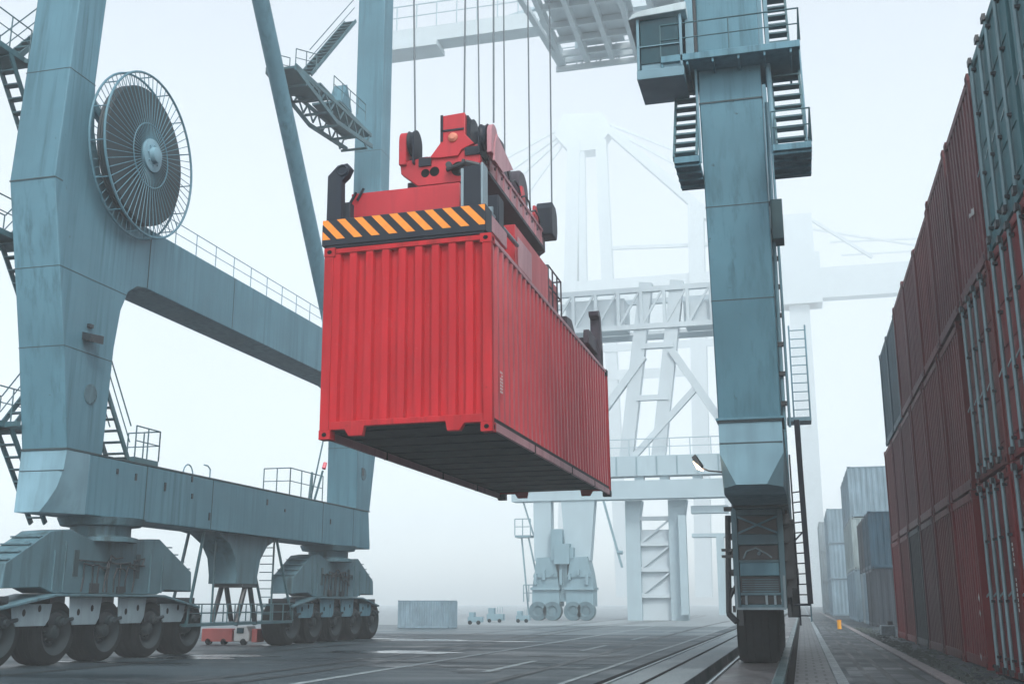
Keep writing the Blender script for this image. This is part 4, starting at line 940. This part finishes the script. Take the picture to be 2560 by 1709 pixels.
def cart(x, y, s, label, mast):
    t = thing('terminal_tractor', label, 'tractor', (x, y, 0))
    MB().box(x, x+0.55*s, y, y+0.4, 0.10, 0.22*s+0.08).build('body', FARD, t, bevel=0.01)
    MB().box(x+0.05*s, x+0.24*s, y+0.02, y+0.38, 0.22*s+0.08, 0.46*s).build('cab', FARD, t, bevel=0.01)
    if mast:
        q = MB()
        for xx in (0.34, 0.42, 0.5): q.tube((x+xx*s,y+0.2,0.3*s),(x+xx*s,y+0.2,0.5*s),0.012,6)
        q.build('mast', FARD, t)
    for xx in (0.1, 0.44):
        w_ = MB(); w_.lathe((x+xx*s,y,0.09), [(-0.04,0.001),(-0.04,0.09),(0.04,0.09),(0.04,0.001)], 'y', 14); w_.build('wheel', RUBBER, t)
cart(-14.45, 47.5, 1.15, 'tiny grey tractor in the haze beside the lone pale container', False)
cart(-15.0, 52.5, 1.5, 'long low grey tractor with short posts, hazy, nearest the far crane', True)
cart(-13.6, 52.8, 1.2, 'small hazy grey tractor just left of the far crane wheels', True)
yp = thing('marker_post', 'short yellow marker post standing beside the alley road', 'post', (1.28, 43.0, 0))
MB().tube((1.28,43.0,0),(1.28,43.0,0.30),0.075,12).build('post', YELLOW, yp); MB().tube((1.28,43.0,0.30),(1.28,43.0,0.33),0.08,12).build('cap', ORANGE, yp)
bl = thing('concrete_block', 'low pale concrete block at the foot of the container wall end', 'block', (2.35, 34.6, 0))
MB().box(2.2,2.6,34.5,35.1,0,0.30).build('block', CONC, bl, bevel=0.03); MB().box(2.4,2.55,34.7,34.9,0.30,0.42).build('lifting_stub', DARK, bl)

# ------------------------------------------------------------------ far crane with twin portal beams
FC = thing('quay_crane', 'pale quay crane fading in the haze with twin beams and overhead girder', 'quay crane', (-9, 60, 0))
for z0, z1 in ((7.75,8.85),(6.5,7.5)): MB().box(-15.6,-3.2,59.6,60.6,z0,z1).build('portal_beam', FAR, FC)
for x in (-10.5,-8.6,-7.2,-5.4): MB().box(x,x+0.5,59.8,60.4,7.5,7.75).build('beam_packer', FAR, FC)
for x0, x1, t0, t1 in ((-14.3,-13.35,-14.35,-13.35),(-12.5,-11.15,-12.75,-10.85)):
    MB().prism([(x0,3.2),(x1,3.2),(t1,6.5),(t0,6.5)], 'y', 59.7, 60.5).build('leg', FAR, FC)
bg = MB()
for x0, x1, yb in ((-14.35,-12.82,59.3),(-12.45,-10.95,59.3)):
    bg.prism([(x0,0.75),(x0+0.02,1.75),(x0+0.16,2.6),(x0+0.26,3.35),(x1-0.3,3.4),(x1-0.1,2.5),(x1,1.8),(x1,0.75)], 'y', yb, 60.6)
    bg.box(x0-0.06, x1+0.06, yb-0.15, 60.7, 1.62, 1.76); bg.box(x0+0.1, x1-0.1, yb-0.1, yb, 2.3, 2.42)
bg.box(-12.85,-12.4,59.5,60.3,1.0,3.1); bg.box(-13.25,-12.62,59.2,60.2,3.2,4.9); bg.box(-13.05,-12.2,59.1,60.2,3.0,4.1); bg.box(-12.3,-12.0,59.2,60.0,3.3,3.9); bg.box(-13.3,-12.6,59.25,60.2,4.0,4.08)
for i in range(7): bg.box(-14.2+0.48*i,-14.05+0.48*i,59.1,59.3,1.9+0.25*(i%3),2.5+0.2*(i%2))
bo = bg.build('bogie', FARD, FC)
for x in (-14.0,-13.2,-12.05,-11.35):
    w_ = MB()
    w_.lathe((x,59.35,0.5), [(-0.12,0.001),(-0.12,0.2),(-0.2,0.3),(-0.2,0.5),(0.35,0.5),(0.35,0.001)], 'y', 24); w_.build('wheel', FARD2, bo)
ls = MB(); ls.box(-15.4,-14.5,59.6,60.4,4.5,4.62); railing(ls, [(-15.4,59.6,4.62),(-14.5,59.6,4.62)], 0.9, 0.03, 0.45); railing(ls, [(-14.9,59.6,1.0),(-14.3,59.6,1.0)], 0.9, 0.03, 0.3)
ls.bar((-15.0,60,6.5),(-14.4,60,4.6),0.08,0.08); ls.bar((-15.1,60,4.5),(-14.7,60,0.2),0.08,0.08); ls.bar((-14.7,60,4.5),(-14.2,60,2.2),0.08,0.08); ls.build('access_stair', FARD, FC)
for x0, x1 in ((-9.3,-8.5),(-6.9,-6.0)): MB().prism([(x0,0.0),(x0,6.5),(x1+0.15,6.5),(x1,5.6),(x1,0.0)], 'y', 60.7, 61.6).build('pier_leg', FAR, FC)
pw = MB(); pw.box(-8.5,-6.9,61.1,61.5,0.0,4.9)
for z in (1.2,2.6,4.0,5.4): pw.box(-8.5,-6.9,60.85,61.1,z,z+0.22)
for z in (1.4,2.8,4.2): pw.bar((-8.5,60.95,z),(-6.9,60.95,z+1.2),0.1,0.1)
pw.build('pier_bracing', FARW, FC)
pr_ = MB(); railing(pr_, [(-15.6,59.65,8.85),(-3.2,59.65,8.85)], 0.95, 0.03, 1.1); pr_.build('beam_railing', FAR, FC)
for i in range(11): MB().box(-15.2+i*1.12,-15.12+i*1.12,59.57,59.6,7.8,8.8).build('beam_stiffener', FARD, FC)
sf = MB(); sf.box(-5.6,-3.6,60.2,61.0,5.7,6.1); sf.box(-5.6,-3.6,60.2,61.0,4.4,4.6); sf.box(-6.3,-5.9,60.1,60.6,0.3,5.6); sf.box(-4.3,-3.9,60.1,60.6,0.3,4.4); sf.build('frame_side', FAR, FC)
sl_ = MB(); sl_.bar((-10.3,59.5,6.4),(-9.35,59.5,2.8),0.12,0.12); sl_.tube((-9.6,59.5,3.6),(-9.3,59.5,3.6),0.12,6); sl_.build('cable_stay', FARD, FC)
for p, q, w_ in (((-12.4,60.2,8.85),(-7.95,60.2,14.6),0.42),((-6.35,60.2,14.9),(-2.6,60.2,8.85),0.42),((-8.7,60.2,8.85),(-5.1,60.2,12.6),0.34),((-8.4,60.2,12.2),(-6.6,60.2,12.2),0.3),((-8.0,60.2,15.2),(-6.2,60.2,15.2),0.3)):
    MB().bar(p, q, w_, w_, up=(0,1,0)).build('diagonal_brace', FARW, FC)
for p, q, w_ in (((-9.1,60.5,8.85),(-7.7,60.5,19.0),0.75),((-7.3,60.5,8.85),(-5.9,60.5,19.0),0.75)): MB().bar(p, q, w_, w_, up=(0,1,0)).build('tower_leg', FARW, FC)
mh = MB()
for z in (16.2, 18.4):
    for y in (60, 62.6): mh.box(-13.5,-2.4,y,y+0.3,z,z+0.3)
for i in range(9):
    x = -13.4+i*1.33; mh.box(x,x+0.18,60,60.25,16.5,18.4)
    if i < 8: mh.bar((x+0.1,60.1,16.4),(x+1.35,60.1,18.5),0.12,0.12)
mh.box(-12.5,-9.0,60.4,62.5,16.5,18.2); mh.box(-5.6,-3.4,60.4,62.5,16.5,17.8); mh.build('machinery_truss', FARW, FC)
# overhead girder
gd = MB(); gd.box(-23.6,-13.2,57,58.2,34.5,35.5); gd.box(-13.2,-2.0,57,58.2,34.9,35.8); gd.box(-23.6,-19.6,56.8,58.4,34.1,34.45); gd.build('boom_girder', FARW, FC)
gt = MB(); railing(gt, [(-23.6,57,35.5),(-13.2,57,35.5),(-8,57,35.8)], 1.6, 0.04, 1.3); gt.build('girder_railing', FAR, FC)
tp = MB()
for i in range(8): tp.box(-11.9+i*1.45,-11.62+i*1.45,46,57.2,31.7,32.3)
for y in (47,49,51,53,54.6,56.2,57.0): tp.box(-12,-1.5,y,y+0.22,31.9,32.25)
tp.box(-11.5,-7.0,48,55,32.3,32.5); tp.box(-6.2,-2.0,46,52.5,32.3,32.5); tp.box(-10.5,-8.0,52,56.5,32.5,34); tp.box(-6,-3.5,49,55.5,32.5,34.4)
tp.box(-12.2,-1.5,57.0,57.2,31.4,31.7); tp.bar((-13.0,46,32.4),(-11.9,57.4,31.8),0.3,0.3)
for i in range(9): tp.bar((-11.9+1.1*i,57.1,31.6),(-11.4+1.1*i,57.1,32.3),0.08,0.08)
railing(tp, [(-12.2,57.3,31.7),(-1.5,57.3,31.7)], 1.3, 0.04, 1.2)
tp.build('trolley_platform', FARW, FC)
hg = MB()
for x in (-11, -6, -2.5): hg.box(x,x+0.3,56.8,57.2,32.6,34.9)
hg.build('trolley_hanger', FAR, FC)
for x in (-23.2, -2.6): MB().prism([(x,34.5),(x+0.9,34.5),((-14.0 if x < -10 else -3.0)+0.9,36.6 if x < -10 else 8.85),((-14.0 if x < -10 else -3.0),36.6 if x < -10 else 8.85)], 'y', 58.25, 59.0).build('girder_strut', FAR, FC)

# ------------------------------------------------------------------ faint tower cranes far behind
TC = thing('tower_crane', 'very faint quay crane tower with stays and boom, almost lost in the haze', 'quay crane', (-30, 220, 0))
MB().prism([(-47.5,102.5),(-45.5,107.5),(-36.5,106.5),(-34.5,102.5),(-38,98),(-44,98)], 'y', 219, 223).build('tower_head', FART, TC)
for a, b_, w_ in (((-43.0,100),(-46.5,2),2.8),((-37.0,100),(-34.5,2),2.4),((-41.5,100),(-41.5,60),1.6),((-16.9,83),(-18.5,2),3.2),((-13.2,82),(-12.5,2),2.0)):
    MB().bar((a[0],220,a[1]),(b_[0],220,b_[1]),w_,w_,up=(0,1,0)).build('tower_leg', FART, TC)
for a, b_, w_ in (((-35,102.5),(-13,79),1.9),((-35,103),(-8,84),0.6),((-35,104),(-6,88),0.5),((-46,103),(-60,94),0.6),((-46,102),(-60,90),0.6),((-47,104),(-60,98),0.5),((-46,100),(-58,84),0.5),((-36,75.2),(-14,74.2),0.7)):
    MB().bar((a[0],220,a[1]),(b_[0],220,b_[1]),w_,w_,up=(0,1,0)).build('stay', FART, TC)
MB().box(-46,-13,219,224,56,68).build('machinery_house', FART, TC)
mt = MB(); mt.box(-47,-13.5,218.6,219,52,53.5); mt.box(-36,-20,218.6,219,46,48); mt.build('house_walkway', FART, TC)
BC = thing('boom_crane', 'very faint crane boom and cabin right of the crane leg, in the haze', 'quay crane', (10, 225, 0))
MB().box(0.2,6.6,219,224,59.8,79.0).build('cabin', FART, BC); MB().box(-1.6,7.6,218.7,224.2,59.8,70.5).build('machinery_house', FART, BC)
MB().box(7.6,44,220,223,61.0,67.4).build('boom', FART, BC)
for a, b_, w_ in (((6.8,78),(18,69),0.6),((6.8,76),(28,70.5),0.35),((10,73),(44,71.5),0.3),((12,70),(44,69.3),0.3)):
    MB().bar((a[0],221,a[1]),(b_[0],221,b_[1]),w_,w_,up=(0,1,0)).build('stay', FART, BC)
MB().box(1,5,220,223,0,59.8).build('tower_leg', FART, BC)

for o in (TC, BC):
    k_ = 1.2; o.scale = (k_,)*3; o.location = (o.location.x*k_, o.location.y*k_, -0.19)

# ------------------------------------------------------------------ haze
hm = bpy.data.materials.new('fog_air'); hm.use_nodes = True; nt = hm.node_tree; nt.nodes.clear()
out = nt.nodes.new('ShaderNodeOutputMaterial'); pv = nt.nodes.new('ShaderNodeVolumePrincipled')
pv.inputs['Color'].default_value = (0.915, 0.98, 1.0, 1); pv.inputs['Density'].default_value = 0.0035; pv.inputs['Anisotropy'].default_value = 0.0
nt.links.new(pv.outputs[0], out.inputs['Volume'])
hzb = MB().box(-285, 195, -30, 455, -1.2, 133).build('haze', hm, smooth=False)
hzb['kind'] = 'stuff'

# ------------------------------------------------------------------ sky, sun, camera
w = bpy.data.worlds.new('World'); sc.world = w; w.use_nodes = True; nt = w.node_tree
bg_ = nt.nodes['Background']; sky = nt.nodes.new('ShaderNodeTexSky'); sky.sky_type = 'NISHITA'; sky.sun_disc = False
AZ = R(150); EL = R(48)
sky.sun_elevation = EL; sky.sun_rotation = AZ; sky.dust_density = 2.0; sky.air_density = 1.0; sky.ozone_density = 1.5
hs_ = nt.nodes.new('ShaderNodeHueSaturation'); hs_.inputs['Saturation'].default_value = 0.3
nt.links.new(sky.outputs[0], hs_.inputs['Color']); nt.links.new(hs_.outputs[0], bg_.inputs['Color']); bg_.inputs['Strength'].default_value = 0.15
sd0 = bpy.data.lights.new('sun', 'SUN'); sd0.energy = 1.0; sd0.angle = R(14); sd0.color = (1.0, 0.96, 0.9)
so = bpy.data.objects.new('sun', sd0); COL.objects.link(so)
dirv = Vector((math.sin(AZ)*math.cos(EL), math.cos(AZ)*math.cos(EL), math.sin(EL)))
so.rotation_euler = (-dirv).to_track_quat('-Z', 'Y').to_euler(); so.location = dirv*60

cam = bpy.data.cameras.new('camera'); cam.sensor_width = 36; cam.lens = 37.97; cam.clip_start = 0.05; cam.clip_end = 2000
co_ = bpy.data.objects.new('camera', cam); COL.objects.link(co_)
co_.location = (0, 0, 0.95); co_.rotation_euler = (R(90+13.548), 0, R(14.636)); sc.camera = co_

sc.view_settings.view_transform = 'Standard'; sc.view_settings.look = 'None'; sc.view_settings.exposure = 1.02; sc.view_settings.gamma = 1.0
sc.render.engine = 'CYCLES'
cy = sc.cycles; cy.max_bounces = 14; cy.diffuse_bounces = 3; cy.glossy_bounces = 3; cy.volume_bounces = 10; cy.transparent_max_bounces = 8
cy.use_denoising = True
for o in list(COL.objects):
    if 'base' in o.keys(): del o['base']
